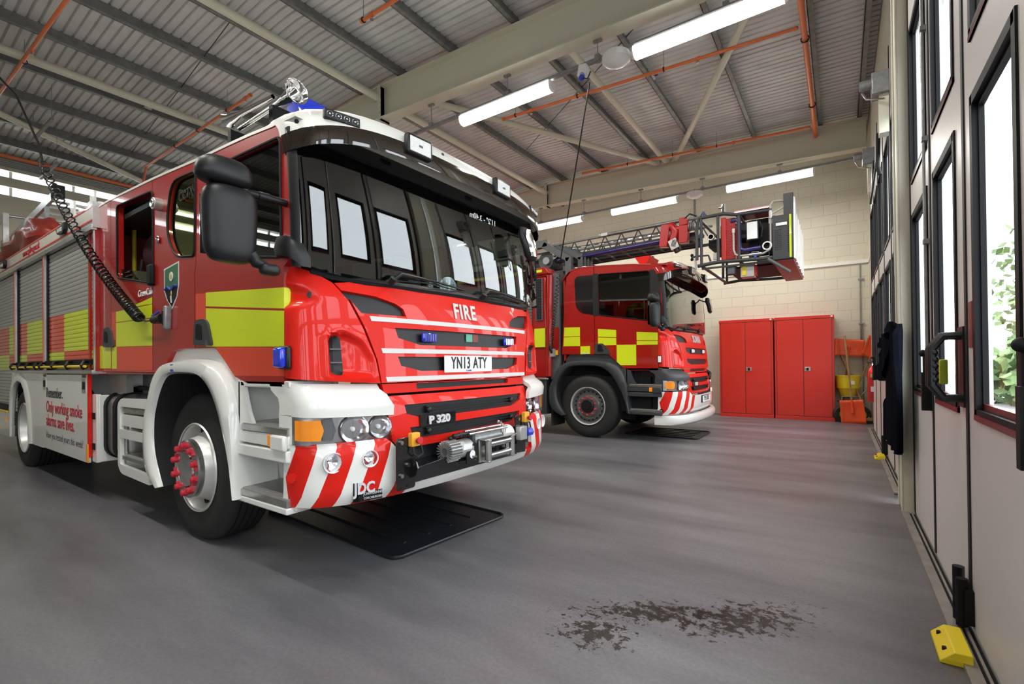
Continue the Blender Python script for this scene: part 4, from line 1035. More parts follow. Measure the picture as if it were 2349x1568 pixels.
sides = [
 ('front_door', door_f, [win_f], [([(-3.40, 1.615), (-2.46, 1.53), (-2.46, 1.645), (-3.40, 1.705)], 'lime'), ([(-3.40, 1.352), (-2.46, 1.325), (-2.46, 1.518), (-3.40, 1.602)], 'lime'),
   ([(-3.55, 1.36), (-3.405, 1.355), (-3.405, 1.70), (-3.55, 1.71)], 'orange_red'), ([(-3.10, 1.165), (-2.46, 1.165), (-2.46, 1.32), (-3.26, 1.345)], 'orange_red')], .03),
 ('crew_panel', pan, [oval], [], .03),
 ('crew_door', door_r, [win_r], [([(-5.10, 1.61), (-4.30, 1.60), (-4.30, 1.70), (-5.10, 1.70)], 'lime'), ([(-5.10, 1.40), (-4.30, 1.385), (-4.30, 1.593), (-5.10, 1.603)], 'lime'), ([(-4.75, 1.71), (-4.30, 1.705), (-4.30, 1.755), (-4.75, 1.715)], 'lime'),
   ([(-5.21, 1.46), (-5.105, 1.46), (-5.105, 1.70), (-5.21, 1.70)], 'orange_red'), ([(-5.08, 1.20), (-4.30, 1.20), (-4.30, 1.38), (-5.08, 1.395)], 'orange_red'), ([(-5.21, 1.21), (-5.085, 1.21), (-5.085, 1.40), (-5.21, 1.40)], 'lime')], .03),
 ('rear_corner_panel', pan_r, [], [([(-5.70, 1.215), (-5.23, 1.215), (-5.23, 1.415), (-5.70, 1.42)], 'lime'), ([(-5.70, 1.425), (-5.60, 1.425), (-5.60, 1.78), (-5.70, 1.78)], 'orange_red')], .03)]
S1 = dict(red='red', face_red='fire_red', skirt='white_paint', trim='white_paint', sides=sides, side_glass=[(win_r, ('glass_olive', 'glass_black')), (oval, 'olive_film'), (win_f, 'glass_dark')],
  roof=(-5.72, 0), roof_z=lambda x: top1(x)-.005, roof_h=.55, roof_mat='roof_white', header_mat='white_paint', face_x=.0, marker='blue', stripes=True,
  strobes=[2.22, 3.11], strobe_mat='blue_lens', badge='P 320', fog=True, stripe=(.235, .125, 4), bump_back=.0, pillar=.02, header=(2.685, 2.585, 2.485),
  led_bars=[1.62, 3.60], spots=[2.105, 2.98], prox=(-2.20, 3.40), far_steps=False, arch_dx=0)
cab(E1, S1)
# tapered foot of the cab skirt line
b = MB(); b.tube([(-5.71, YS-.004, 1.19), (-4.2, YS-.004, 1.185)], .008, 'red', n=6); b.build('sill_moulding', E1)
wheel(E1, (-3.73, .515), 1.475, 'front'); wheel(E1, (-3.73, .515), 2*YC-1.475, 'front', s=1)
# door handles
def dh(x, z):
    b = MB(); b.sheet(rpoly([(x-.14, z-.08), (x+.13, z-.09), (x+.07, z+.06), (x+.02, z+.09), (x-.12, z+.085)], .03), lambda a, c: V((a, YS-.014, c)), 'dark_grey', th=.02, res=.05); o = b.build('door_handle', E1, bevel=.006)
    b = MB(); b.sheet(rpoly([(x-.10, z-.04), (x+.0, z-.05), (x-.01, z+.05), (x-.09, z+.06)], .02), lambda a, c: V((a, YS-.016, c)), 'frame_black', th=.004, res=.05); b.build('handle_recess', o)
dh(-5.26, 1.485); dh(-3.42, 1.445)
b = MB(); b.bb((-4.33, YS-.03, 1.84), (-4.24, YS+.01, 2.0), 'frame_black'); b.build('grab_handle', E1, bevel=.015)
b = MB(); b.cyl((-4.12, YS-.055, 2.42), (-4.12, YS+.02, 2.42), .045, 'silver_paint', n=24); b.cyl((-4.12, YS-.065, 2.42), (-4.12, YS-.055, 2.42), .03, 'chrome', n=20); b.build('side_camera', E1, bevel=.004)
b = MB(); b.ball((-4.16, YS-.01, 2.17), (.025, .012, .03), 'chrome', 12, 8); b.build('window_stud', E1)
text('CrewCab', .075, face_side(-4.43, YS-.004, 1.80), 'white', 'lettering', E1)
# shield on the crew panel
def shield_pts(cx, cz, w, h):
    return [(cx-w/2, cz+h*.42), (cx+w/2, cz+h*.5), (cx+w*.5, cz), (cx+w*.38, cz-h*.25), (cx+w*.05, cz-h*.5), (cx-w*.30, cz-h*.28), (cx-w*.5, cz-.02)]
sh = shield_pts(-3.94, 1.80, .26, .33)
b = MB(); b.sheet(sh, lambda a, c: V((a, YS-.002, c)), 'pale_sign', regs=[([( -3.94+(x+3.94)*.9, 1.80+(z-1.80)*.93) for x, z in sh], 'shield_green'), ([(-4.054, 1.73), (-3.83, 1.76), (-3.80, 1.60), (-3.94, 1.60-.0), (-4.06, 1.60)] and [(-3.94+(x+3.94)*.9, 1.80+(z-1.80)*.93) for x, z in sh if z < 1.81][0:0]+[(-4.05, 1.78), (-3.83, 1.79), (-3.85, 1.72), (-3.93, 1.652), (-4.0, 1.70)], 'frame_black')], th=.002, res=.2); o = b.build('shield_emblem', E1, smooth=0)
b = MB(); b.cyl((-3.935, YS-.003, 1.87), (-3.935, YS-.006, 1.87), .034, 'pale_sign', n=10); b.cyl((-3.935, YS-.006, 1.87), (-3.935, YS-.008, 1.87), .018, 'gold', n=10); b.build('shield_rose', o)
b = MB(); b.tube([(-4.05, YS-.004, 1.785), (-4.0, YS-.004, 1.80), (-3.94, YS-.004, 1.775), (-3.88, YS-.004, 1.80), (-3.83, YS-.004, 1.795)], .008, 'navy_text', n=6); b.build('shield_wave', o)
b = MB(); b.cyl((-3.935, YS-.003, 1.68), (-3.935, YS-.006, 1.73), .006, 'pale_sign', n=6); b.ball((-3.935, YS-.004, 1.75), (.012, .003, .022), 'gold', 8, 6); b.build('shield_torch', o)
# stickers and interior of the crew cab
o = text('CCTV', .09, face_side(-3.72, YS+.010, 2.42, shear=.06), 'text_black', 'window_sticker', E1)
b = MB(); b.cyl((-5.40, 1.62, 1.26), (-5.40, 1.62, 2.50), .017, 'yellow', n=12); b.build('grab_pole', E1)
b = MB(); b.bb((-5.15, 1.62, 1.40), (-4.85, 2.1, 2.08), 'dark_grey'); b.bb((-5.0, 1.62, 1.26), (-4.5, 2.1, 1.55), 'dark_grey'); b.build('crew_seat', E1, bevel=.05)
b = MB(); b.ball((-5.05, 1.72, 2.24), (.20, .13, .20), 'seat_fabric', 18, 12); b.tube([(-5.2, 1.62, 2.2), (-5.22, 1.60, 2.0), (-5.1, 1.60, 1.9)], .012, 'rubber', n=8); b.build('stowed_jacket', E1)
b = MB(); b.lathe((-2.55, 2.80, 1.84), (1, -.35, 0), [(-.05, .03), (-.04, .06), (0, .078), (.01, .082), (-.06, .05)], 'black_plastic', 24); b.lathe((-2.55, 2.80, 1.84), (1, -.35, 0), [(0, .075), (.004, .04), (.006, 0)], 'reflector', 24); b.cyl((-2.56, 2.80, 1.78), (-2.58, 2.80, 1.66), .02, 'black_plastic'); b.build('searchlight', E1)
b = MB(); b.box((-2.50, 2.52, 1.80), (.05, .07, .09), 'black_plastic'); b.cyl((-2.50, 2.52, 1.66), (-2.50, 2.52, 1.78), .012, 'black_plastic'); b.cyl((-2.475, 2.52, 1.80), (-2.47, 2.52, 1.80), .025, 'reflector'); b.build('dash_camera', E1)
# glazing text seen mirrored
Mx = face_front(-2.425, 2.95, 2.365) @ Matrix.Diagonal((-1, 1, 1, 1))
Mx = face_front(-2.31, 2.95, 2.365) @ Matrix.Diagonal((-1, 1, 1, 1))
text("11'2\" - 3.40m", .062, Mx, 'white', 'height_label', E1)
# lettering on the face
text('FIRE', .145, Matrix(((0, -.185, 1, -2.210), (1, 0, 0, 2.60), (0, 1, .185, 1.586), (0, 0, 0, 1))), 'pale_sign', 'fire_lettering', E1, bold=.004, sx=.80, ext=.003, space=1.18)
for y in (2.36, 2.80, 2.90):
    b = MB(); b.cyl((-2.24, y, 1.585), (-2.222, y, 1.585), .008, 'mid_grey', n=10); b.build('panel_bolt', E1)
def plate(R, x, y, z, w, h, txt, tsize, sub=None):
    b = MB(); b.bb((x-.006, y-w/2, z-h/2), (x, y+w/2, z+h/2), 'plate_white'); p = b.build('number_plate', R, bevel=.004)
    text(txt, tsize, face_front(x+.001, y, z+.004), 'text_black', 'plate_lettering', p, bold=.0025, sx=.70, ext=.001, space=1.12)
    if sub: text(sub, .017, face_front(x+.001, y-.01, z-h/2+.011), 'navy_text', 'dealer_mark', p, ext=.001)
plate(E1, -2.165, 2.595, 1.222, .52, .114, 'YN13 ATY', .112, 'SCANIA')
b = MB(); b.bb((-2.205, 2.60, 1.38), (-2.20, 2.67, 1.435), 'green_sticker'); b.build('green_label', E1, smooth=0)
b = MB(); b.bb((-2.205, 2.675, 1.38), (-2.20, 2.735, 1.435), 'dull_red'); b.build('red_label', E1, smooth=0)
# coachbuilder plate on the bumper
_t = V((.308, .951, 0)); _n = V((.951, -.308, 0))
def jm(a, c, off): q = V((-2.205, 1.632, 0))+_t*a+_n*off; return Matrix(((_t.x, 0, _n.x, q.x), (_t.y, 0, _n.y, q.y), (0, 1, 0, c), (0, 0, 0, 1)))
def jq(a0, c0, a1, c1, off):
    q = lambda a, c: V((-2.205, 1.632, c))+_t*a+_n*off
    return [q(a0, c0), q(a1, c0), q(a1, c1), q(a0, c1)]
b = MB(); b.prism(jq(0, .470, .03, .575, .012), _n*.004, 'frame_black'); b.prism(jq(0, .470, .165, .520, .012), _n*.004, 'frame_black'); jd = b.build('maker_plate', E1, smooth=0)
text('JDC', .086, jm(.062, .540, .020), 'silver_letter', 'maker_letters', jd, bold=.003, ext=.002, sx=.8)
text('JOHN DENNIS', .022, jm(.112, .508, .0165), 'white', 'maker_name', jd, ext=.0005, sx=.80); text('COACHBUILDERS', .017, jm(.112, .484, .0165), 'white', 'maker_trade', jd, ext=.0005, sx=.80)
b = MB(); b.cyl((-2.40, 1.40, .625), (-2.395, 1.392, .625), .026, 'fire_red', n=20); b.build('tow_cap', E1)
# ---- winch gear
wx = -2.08
b = MB(); pl_ = rpoly([(1.83, .50), (1.97, .50), (1.97, .80), (1.83, .80)], .02)
b.prism([(wx, y, z) for y, z in pl_], (.012, 0, 0), 'black_gloss'); b.prism([(wx, y, z) for y, z in rpoly([(3.04, .53), (3.16, .52), (3.16, .82), (3.02, .82)], .02)], (.012, 0, 0), 'black_gloss')
b.bb((wx-.20, 1.95, .52), (wx-.19, 3.05, .76), 'dark_grey')
b.prism([(wx-.02, 1.96, .52), (wx-.02, 1.96, .60), (wx+.00, 2.40, .645), (wx+.00, 3.04, .60), (wx+.0, 3.04, .52)], (.01, 0, 0), 'black_gloss')
b.prism([(wx-.18, 1.95, .60), (wx-.01, 1.95, .60), (wx-.01, 3.05, .62), (wx-.18, 3.05, .62)], (0, 0, .008), 'black_gloss')
b.prism([(wx+.01, 1.93, .56), (wx+.06, 1.93, .58), (wx+.075, 1.93, .62), (wx+.06, 1.93, .66), (wx+.01, 1.93, .68)], (0, .012, 0), 'black_gloss')
wf = b.build('winch_frame', E1, bevel=.003)
for y, z in ((1.86, .775), (1.86, .585), (1.91, .64), (3.06, .79)):
    b = MB(); b.cyl((wx, y, z), (wx+.024, y, z), .013, 'steel', n=6); b.build('frame_bolt', wf)
for y, z in ((1.855, .515), (1.905, .522)): b = MB(); b.cyl((wx+.011, y, z), (wx+.0135, y, z), .008, 'frame_black', n=10); b.build('frame_hole', wf)
def ybox(y, z, nm):
    b = MB(); b.bb((wx+.012, y-.032, z-.04), (wx+.05, y+.032, z+.04), 'cab_orange_yellow'); o = b.build(nm, E1, bevel=.006)
    b = MB(); b.cyl((wx+.05, y+.005, z-.005), (wx+.068, y+.005, z-.005), .012, 'dull_red', n=14); b.cyl((wx+.066, y+.005, z-.005), (wx+.08, y+.005, z-.005), .021, 'nut_red', n=18); b.build('stop_button', o, bevel=.002)
    b = MB(); b.tube([(wx+.03, y-.01, z-.04), (wx+.035, y-.01, z-.08), (wx+.04, y+.02, z-.105), (wx+.04, y+.06, z-.09), (wx+.03, y+.06, z-.05), (wx+.01, y+.05, z-.03)], .006, 'rubber', n=8); b.build('stop_cable', o)
ybox(1.945, .785, 'emergency_stop_box'); ybox(3.135, .80, 'emergency_stop_box')
b = MB(); b.bb((wx+.012, 3.02, .63), (wx+.06, 3.115, .735), 'silver_paint'); sb = b.build('socket_box', E1, bevel=.006)
b = MB(); b.cyl((wx+.045, 3.12, .68), (wx+.045, 3.185, .68), .034, 'blue_lens', n=8); b.cyl((wx+.045, 3.185, .68), (wx+.045, 3.195, .68), .024, 'blue_lens', n=12); b.build('blue_socket', sb, bevel=.004)
# winch: motor, drum, gearbox, tie bars, fairlead
b = MB(); A = V((wx-.02, 2.26, .655)); ay = V((0, 1, 0))
b.lathe(A, ay, [(-.0, 0), (-.0, .025), (.004, .028), (.006, .055), (.02, .062), (.10, .064), (.105, .06)], 'mid_grey', 40)
for i in range(22):
    t = 2*pi*i/22; b.box(A+V((cos(t)*.060, .045, sin(t)*.060)), (.022, .10, .006), 'silver_paint', rot=(0, -t, 0)); b.box(A+V((cos(t)*.044, -.003, sin(t)*.044)), (.036, .008, .005), 'silver_paint', rot=(0, -t, 0))
wm = b.build('winch_motor', wf)
b = MB(); b.cyl(A+ay*.10, A+ay*.22, .062, 'silver_paint', n=32); b.bb((wx+.0, 2.37, .655), (wx+.044, 2.46, .69), 'white'); b.build('motor_housing', wm)
b = MB(); b.bb((wx-.08, 2.485, .60), (wx+.03, 2.515, .76), 'dark_grey'); b.bb((wx-.08, 2.845, .60), (wx+.03, 2.875, .76), 'silver_paint'); b.build('drum_flange', wf, bevel=.008)
b = MB(); D = V((wx-.03, 2.52, .69)); b.cyl(D, D+ay*.33, .042, 'steel', n=24)
for i in range(13): b.lathe(D+ay*(.015+.025*i), ay, [(-.012, .042), (0, .052), (.012, .042)], 'galv', 24)
b.build('cable_drum', wf)
b = MB(); b.lathe(D+ay*.35, ay, [(0, .055), (.02, .07), (.10, .068), (.12, .05), (.13, 0)], 'white_paint', 32); b.build('winch_gearbox', wf)
for z, x in ((.765, wx-.01), (.75, wx+.03)):
    b = MB(); b.cyl((x, 2.44, z), (x, 2.88, z), .010, 'steel', n=10); b.build('tie_bar', wf)
b = MB(); b.tube([(wx-.02, 2.30, .735), (wx, 2.38, .755), (wx, 2.46, .75)], .014, 'black_plastic', n=8)
for y in (2.33, 2.39, 2.45): b.ball((wx, y, .75), .018, 'black_plastic', 10, 6)
b.build('motor_cable', wm)
b = MB(); b.tube([(wx+.02, 2.83, .72), (wx+.03, 2.82, .77), (wx+.05, 2.78, .80), (wx+.05, 2.75, .805)], .007, 'steel', n=8); b.ball((wx+.05, 2.745, .806), .012, 'steel', 10, 8); b.build('clutch_lever', wf)
b = MB()
for y in (2.565, 2.885): b.bb((wx+.035, y-.035, .545), (wx+.045, y+.03, .70), 'aluminium'); b.cyl((wx+.085, y+(.02 if y < 2.7 else -.02), .55), (wx+.085, y+(.02 if y < 2.7 else -.02), .70), .021, 'aluminium', n=20); b.bb((wx+.04, y-.0, .69), (wx+.105, y+.03 if y < 2.7 else y-.03, .70), 'aluminium'); b.bb((wx+.04, y-.0, .545), (wx+.105, y+.03 if y < 2.7 else y-.03, .555), 'aluminium')
for z in (.665, .585): b.cyl((wx+.075, 2.60, z), (wx+.075, 2.85, z), .022, 'steel', n=20)
b.bb((wx+.03, 2.53, .698), (wx+.10, 2.92, .706), 'aluminium')
b.build('roller_fairlead', wf, bevel=.002)
b = MB(); b.prism([(wx+.03, y, z) for y, z in rpoly([(2.405, .56), (2.53, .56), (2.53, .685), (2.405, .685)], [.0, .0, .01, .05])], (.01, 0, 0), 'black_gloss'); b.cyl((wx+.04, 2.465, .60), (wx+.07, 2.475, .60), .008, 'steel', n=8); b.lathe((wx+.041, 2.465, .615), (1, 0, 0), [(0, 0), (0, .028)], 'white', 20); b.build('tow_plate', wf)
# ---- roof gear: beacon bar, horns
b = MB(); rows = []
BZ = 2.74
for y in (1.62, 1.66, 2.2, 2.61, 3.02, 3.56, 3.60):
    e = .7 if y in (1.62, 3.60) else 1
    rows.append([(-2.75-.11*e, y, BZ-.04), (-2.75-.11*e, y, BZ+.05*e), (-2.75-.07*e, y, BZ+.13*e), (-2.75+.07*e, y, BZ+.13*e), (-2.75+.11*e, y, BZ+.05*e), (-2.75+.11*e, y, BZ-.04)])
b.loft(rows, 'blue_lens', closed=True, caps=True); bb_ = b.build('beacon_bar', E1, smooth=40)
for y in (1.95, 2.61, 3.27): b = MB(); b.bb((-2.865, y-.012, 2.70), (-2.635, y+.012, 2.878), 'frame_black'); b.build('beacon_clip', bb_, bevel=.01)
def horn(p0, p1, r):
    p0 = V(p0); p1 = V(p1); d = (p1-p0); L = d.length; d.normalize()
    b = MB(); b.lathe(p0, d, [(0, .012), (L*.70, .016), (L*.85, .03), (L*.95, r*.7), (L, r), (L+.006, r*1.02), (L+.002, r*.9), (L*.94, r*.55), (L*.85, .02), (L*.80, 0)], 'chrome', 28); b.build('air_horn', E1, smooth=50)
horn((-3.15, 1.50, 2.745), (-2.50, 1.50, 2.765), .068); horn((-3.55, 1.45, 2.70), (-2.95, 1.44, 2.70), .05) if False else None
horn((-2.62, 1.43, 2.745), (-3.08, 1.40, 2.74), .045)
b = MB(); b.bb((-3.4, 1.50, 2.64), (-2.55, 1.53, 2.66), 'galv')
for x in (-3.2, -2.7): b.bb((x-.02, 1.46, 2.60), (x+.02, 1.60, 2.735), 'frame_black')
b.build('horn_bracket', E1)
# ---- behind the cab: chassis, tank, rear crew steps
BS = 1.36
b = MB(); b.bb((-10.3, 1.95, .55), (-2.7, 2.10, .85), 'dark_grey'); b.bb((-10.3, 3.12, .55), (-2.7, 3.27, .85), 'dark_grey'); b.bb((-4.5, 1.7, .35), (-3.0, 3.5, .62), 'arch_liner'); b.cyl((-3.73, 1.7, .5), (-3.73, 3.5, .5), .09, 'dark_grey'); b.bb((-9.5, 1.6, .38), (-7.0, 3.6, .75), 'arch_liner'); b.bb((-3.2, 1.75, .42), (-2.35, 3.45, 1.05), 'arch_liner')
b.build('chassis_frame', E1, smooth=0)
b = MB(); b.bb((-5.70, 1.50, .98), (-5.20, 1.55, 1.165), 'silver_paint'); b.bb((-5.2, 1.62, .95), (-4.3, 1.66, 1.2), 'mid_grey'); b.build('under_cab_panel', E1, smooth=0)
def rect_loop(x, y0, y1, z0, z1, r):
    return [(x, a, c) for a, c in rrect(y0, z0, y1, z1, r, 5)]
b = MB(); b.loft([rect_loop(x, 1.43+e, 2.0, .40+e, .985-e, .12) for x, e in ((-5.56, .02), (-5.54, 0), (-4.95, 0), (-4.93, .02))], 'tank_metal', closed=True, caps=True); ft = b.build('fuel_tank', E1, smooth=50)
for x in (-5.47, -5.23):
    b = MB(); b.loft([rect_loop(xx, 1.418, 2.0, .388, 1.0, .125) for xx in (x-.035, x+.035)], 'frame_black', closed=True, caps=True); b.build('tank_strap', ft, smooth=40)
b = MB(); b.tube([(-5.5, 1.62, 1.01), (-5.2, 1.60, 1.04), (-4.9, 1.60, 1.03), (-4.5, 1.62, 1.02)], .018, 'rubber', n=8); b.build('fuel_hose', ft)
# crew steps: white moulding with two treads
b = MB(); o_ = rpoly([(-4.98, .40), (-4.90, .345), (-4.30, .33), (-4.30, .98), (-4.90, .965), (-4.98, .92)], [.05, .05, 0, 0, .05, .05])
b.sheet(o_, lambda x, z: V((x, 1.375, z)), 'white_paint', [rpoly([(-4.93, .42), (-4.34, .40), (-4.34, .90), (-4.90, .90), (-4.93, .86)], [.03, 0, 0, .03, .03])], th=.03, res=.1)
b.bb((-4.95, 1.64, .38), (-4.28, 1.67, .98), 'white_paint'); b.bb((-4.975, 1.40, .38), (-4.95, 1.66, .93), 'white_paint'); b.bb((-4.95, 1.385, .35), (-4.30, 1.65, .38), 'white_paint')
b.bb((-4.93, 1.385, .74), (-4.33, 1.42, .835), 'white_paint'); b.bb((-4.93, 1.375, .64), (-4.33, 1.44, .71), 'white_paint')
cs = b.build('crew_step_well', E1, bevel=.006)
for z, y in ((.85, 1.385), (.46, 1.385)):
    b = MB(); b.bb((-4.91, y, z), (-4.33, 1.62, z+.034), 'aluminium'); b.bb((-4.90, y+.01, z+.034), (-4.34, 1.61, z+.040), 'tread_plate'); b.build('step_tread', cs, bevel=.004)
b = MB(); b.bb((-5.695, 1.385, .355), (-5.565, 1.42, .98), 'white_paint'); b.bb((-5.70, 1.40, .36), (-5.56, 1.95, .97), 'white_paint'); hp = b.build('hinged_panel', E1, bevel=.006)
for z in (.50, .78): b = MB(); b.bb((-5.665, 1.375, z-.03), (-5.60, 1.386, z+.03), 'frame_black'); b.build('hinge', hp, bevel=.003)
# chain hanging behind the arch
b = MB()
for i in range(22): b.lathe((-4.22, 1.60, .36-i*.014), (1 if i % 2 else 0, 0 if i % 2 else 1, 0), [(-.002, .006), (0, .008), (.002, .006)], 'galv', 8)
b.build('earthing_chain', E1); b = MB(); b.bb((-4.24, 1.55, .10), (-4.20, 1.95, .55), 'rubber'); b.build('mud_flap', E1, smooth=0)
# ---- rear body
b = MB(); b.bb((-10.4, BS+.06, 1.15), (-5.74, 2*YC-BS-.06, 2.72), 'silver_paint'); b.bb((-10.4, BS+.08, .45), (-9.6, 2*YC-BS-.08, 1.15), 'silver_paint'); bdy = b.build('body_core', E1, smooth=0)
b = MB(); b.bb((-5.74, BS+.01, 1.17), (-5.70, 2*YC-BS-.01, 2.66), 'red'); b.build('body_front_panel', E1, smooth=0)
b = MB(); b.prism([(-10.4, BS, 2.51), (-10.4, BS-.01, 2.56), (-10.4, BS-.01, 2.69), (-10.4, BS+.03, 2.73), (-10.4, BS+.14, 2.74), (-10.4, BS+.14, 2.51)][::-1], (4.89, 0, 0), 'roof_white'); tp = b.build('locker_top_rail', E1)
for z, m, h in ((2.555, 'fire_red', .007), (2.677, 'fire_red', .007), (2.49, 'aluminium', .022)):
    b = MB(); b.bb((-10.4, BS-.013 if h < .02 else BS-.02, z-h), (-5.52, BS+.02, z+h), m); b.build('rail_stripe' if h < .02 else 'drip_rail', tp, smooth=0)
b = MB(); b.bb((-5.52, BS-.012, 2.49), (-5.505, BS+.05, 2.72), 'aluminium'); b.build('rail_end', tp, smooth=0)
text('www.syfire.gov.uk', .115, face_side(-7.80, BS-.013, 2.615), 'text_red', 'web_address', tp, sx=.95)
for x in (-6.43, -9.25):
    b = MB(); b.prism([(x-.17, BS-.012, 2.64), (x-.12, BS-.012, 2.58), (x+.09, BS-.012, 2.56), (x+.14, BS-.012, 2.60), (x+.14, BS-.012, 2.67)], (0, -.03, 0), 'black_plastic'); o = b.build('locker_light', tp, bevel=.008)
    b = MB(); b.bb((x-.10, BS-.045, 2.59), (x+.06, BS-.04, 2.63), 'lens_white'); b.build('light_lens', o, bevel=.003)
# roller shutters with the livery printed across
def shutter(x0, x1, z0, z1, cols, name='roller_shutter'):
    """cols: list of (xa, xb, za, zb, material)"""
    xs = sorted({x0, x1}|{c for a in cols for c in a[:2] if x0 < c < x1}); b = MB()
    n = int(round((z1-z0)/.044)); prof = []
    for i in range(n): z = z0+(z1-z0)*i/n; d = (z1-z0)/n; prof += [(z, .006), (z+.004, .0), (z+d*.5, -.003), (z+d-.004, .0), (z+d-.0001, .006)]
    vs = [(x, BS+.03+p[1], p[0]) for p in prof for x in xs]; K = len(xs); fs = []; ms = []
    for i in range(len(prof)-1):
        for j in range(K-1):
            zc = (prof[i][0]+prof[i+1][0])/2; xc = (xs[j]+xs[j+1])/2; m = 'shutter'
            for xa, xb, za, zb, mm in cols:
                if xa < xc < xb and za < zc < zb: m = mm
            if i % 5 in (0, 3, 4) and (prof[i+1][0]-prof[i][0]) < .006: m = 'groove' if i % 5 == 4 else m
            fs.append((i*K+j, i*K+j+1, (i+1)*K+j+1, (i+1)*K+j)); ms.append(m)
    b.add(vs, fs, ms); return b.build(name, E1, smooth=20)
def checks(edges, flip=False):
    c = []
    for i in range(len(edges)-1):
        a = (i % 2 == 0) != flip
        c.append((edges[i], edges[i+1], 1.40, 1.785, 'orange_red' if a else 'lime')); c.append((edges[i], edges[i+1], 1.21, 1.40, 'lime' if a else 'orange_red'))
    return c
shutter(-7.20, -5.56, 1.215, 2.47, checks([-7.22, -6.62, -5.75, -5.5]))
shutter(-8.62, -7.30, 1.215, 2.47, checks([-8.64, -8.24, -7.37, -7.28]))
shutter(-10.3, -8.75, .66, 2.47, checks([-10.4, -9.95, -9.25, -8.70], True))
for x in (-7.25, -8.685):
    b = MB(); b.bb((x-.055, BS-.005, 1.19), (x-.02, BS+.06, 2.47), 'aluminium'); b.bb((x-.018, BS-.004, 1.19), (x+.02, BS+.06, 2.47), 'fire_red' if False else 'aluminium'); b.bb((x-.045, BS-.008, 1.19), (x-.030, BS, 2.47), 'fire_red'); b.bb((x+.02, BS+.01, 1.19), (x+.055, BS+.06, 2.47), 'frame_black'); b.build('shutter_post', E1, smooth=0)
b = MB(); b.bb((-5.56, BS, 1.19), (-5.538, BS+.01, 2.48), 'aluminium'); b.build('shutter_post', E1, smooth=0)
b = MB(); b.bb((-5.56, BS+.01, 1.19), (-5.53, BS+.06, 2.66), 'red'); b.build('body_edge', E1, smooth=0)
b = MB(); b.bb((-8.72, BS-.012, 1.165), (-5.54, BS+.06, 1.20), 'aluminium'); b.build('locker_sill', E1, bevel=.004)
# shutter lift bars with yellow grip rods
for xa, xb in ((-8.66, -7.34), (-7.22, -5.60)):
    b = MB(); b.cyl((xa, BS-.045, 1.235), (xb, BS-.045, 1.235), .012, 'yellow', n=10); o = b.build('lift_bar', E1)
    n = 4
    for i in range(n):
        x = xa+.04+(xb-xa-.10)*i/(n-1); b = MB(); b.tube([(x-.05, BS+.01, 1.275), (x, BS-.04, 1.28), (x+.02, BS-.062, 1.245), (x-.0, BS-.045, 1.215), (x-.06, BS-.01, 1.23)], .013, 'black_plastic', n=8); b.build('bar_clip', o)
    b = MB(); b.bb((xa, BS-.004, 1.25), (xb, BS+.012, 1.30), 'frame_black'); b.build('bar_seal', o, smooth=0)
b = MB(); b.cyl((-10.3, BS-.03, .66), (-9.0, BS-.03, .66), .012, 'yellow', n=10); b.bb((-10.3, BS-.02, .67), (-9.0, BS+.02, .74), 'frame_black'); b.build('lift_bar', E1)
# lower skirt: wheel arch panel and the lettered locker flap
sk = [(-8.97, .335), (-8.92, .335), (-8.90, .62), (-8.86, .80), (-8.78, .94), (-8.66, 1.03), (-8.48, 1.07), (-8.30, 1.05), (-8.16, .97), (-8.03, .80), (-7.96, .60), (-7.93, .335), (-7.315, .335), (-7.315, 1.165), (-8.90, 1.165), (-8.97, .80)]
b = MB(); b.sheet(sk, lambda x, z: V((x, BS, z)), 'white_paint', th=.03, res=.2); rp = b.build('rear_arch_panel', E1)
ar = sk[1:12]; rows = [[(x, 1.75, z) for x, z in ar], [(x, BS+.02, z) for x, z in ar], [(x, BS-.02, z) for x, z in ar], [(x+(x+8.45)*.10, BS-.025, z+(.07 if z > .4 else 0)) for x, z in ar], [(x+(x+8.45)*.20, BS+.0, z+(.10 if z > .4 else 0)) for x, z in ar]]
b = MB(); b.loft(rows, ['arch_liner', 'white_paint', 'white_paint', 'white_paint']); b.build('arch_lip', rp, smooth=50)
b = MB(); b.bb((-7.305, BS-.006, .345), (-5.70, BS+.02, 1.155), 'white_paint'); fl_ = b.build('locker_flap', E1, bevel=.004)
b = MB(); b.bb((-5.70, BS-.008, .40), (-5.68, BS+.02, 1.165), 'fire_red'); b.build('red_edge_strip', fl_, smooth=0)
b = MB(); b.bb((-5.73, BS-.012, .355), (-5.675, BS-.004, .52), 'amber'); b.build('side_marker', fl_, bevel=.002)
for x in (-7.22, -5.80):
    b = MB(); b.bb((x-.06, BS-.010, .99), (x+.06, BS-.004, 1.12), 'aluminium'); b.bb((x-.03, BS-.014, 1.02), (x+.03, BS-.008, 1.09), 'frame_black'); b.bb((x-.06, BS-.008, 1.13), (x+.06, BS-.004, 1.155), 'dull_red'); b.build('flap_latch', fl_, smooth=0)
tx = -7.15
for s_, z, sz, m_ in (('Remember.', .955, .155, 'text_dark'), ('Only working smoke', .80, .175, 'text_red'), ('alarms save lives.', .655, .175, 'text_red'), ('Have you tested yours this week?', .50, .105, 'mid_grey')):
    text(s_, sz, face_side(tx, BS-.0075, z), m_, 'safety_message', fl_, align='LEFT', bold=.0015 if sz > .12 else -.0012, sx=.87 if sz > .12 else .92, ext=.001)
b = MB(); b.bb((-10.4, BS, .32), (-8.98, BS+.03, .645), 'white_paint'); q = b.build('rear_skirt', E1, smooth=0)
b = MB(); b.bb((-9.30, BS-.006, .52), (-9.2, BS, .58), 'amber'); b.build('side_marker', q, smooth=0)
wheel(E1, (-8.43, .48), 1.40, 'rear', 'rear_wheel', w=.62)
wheel(E1, (-8.43, .48), 2*YC-1.40, 'rear', 'rear_wheel', s=1, w=.62)
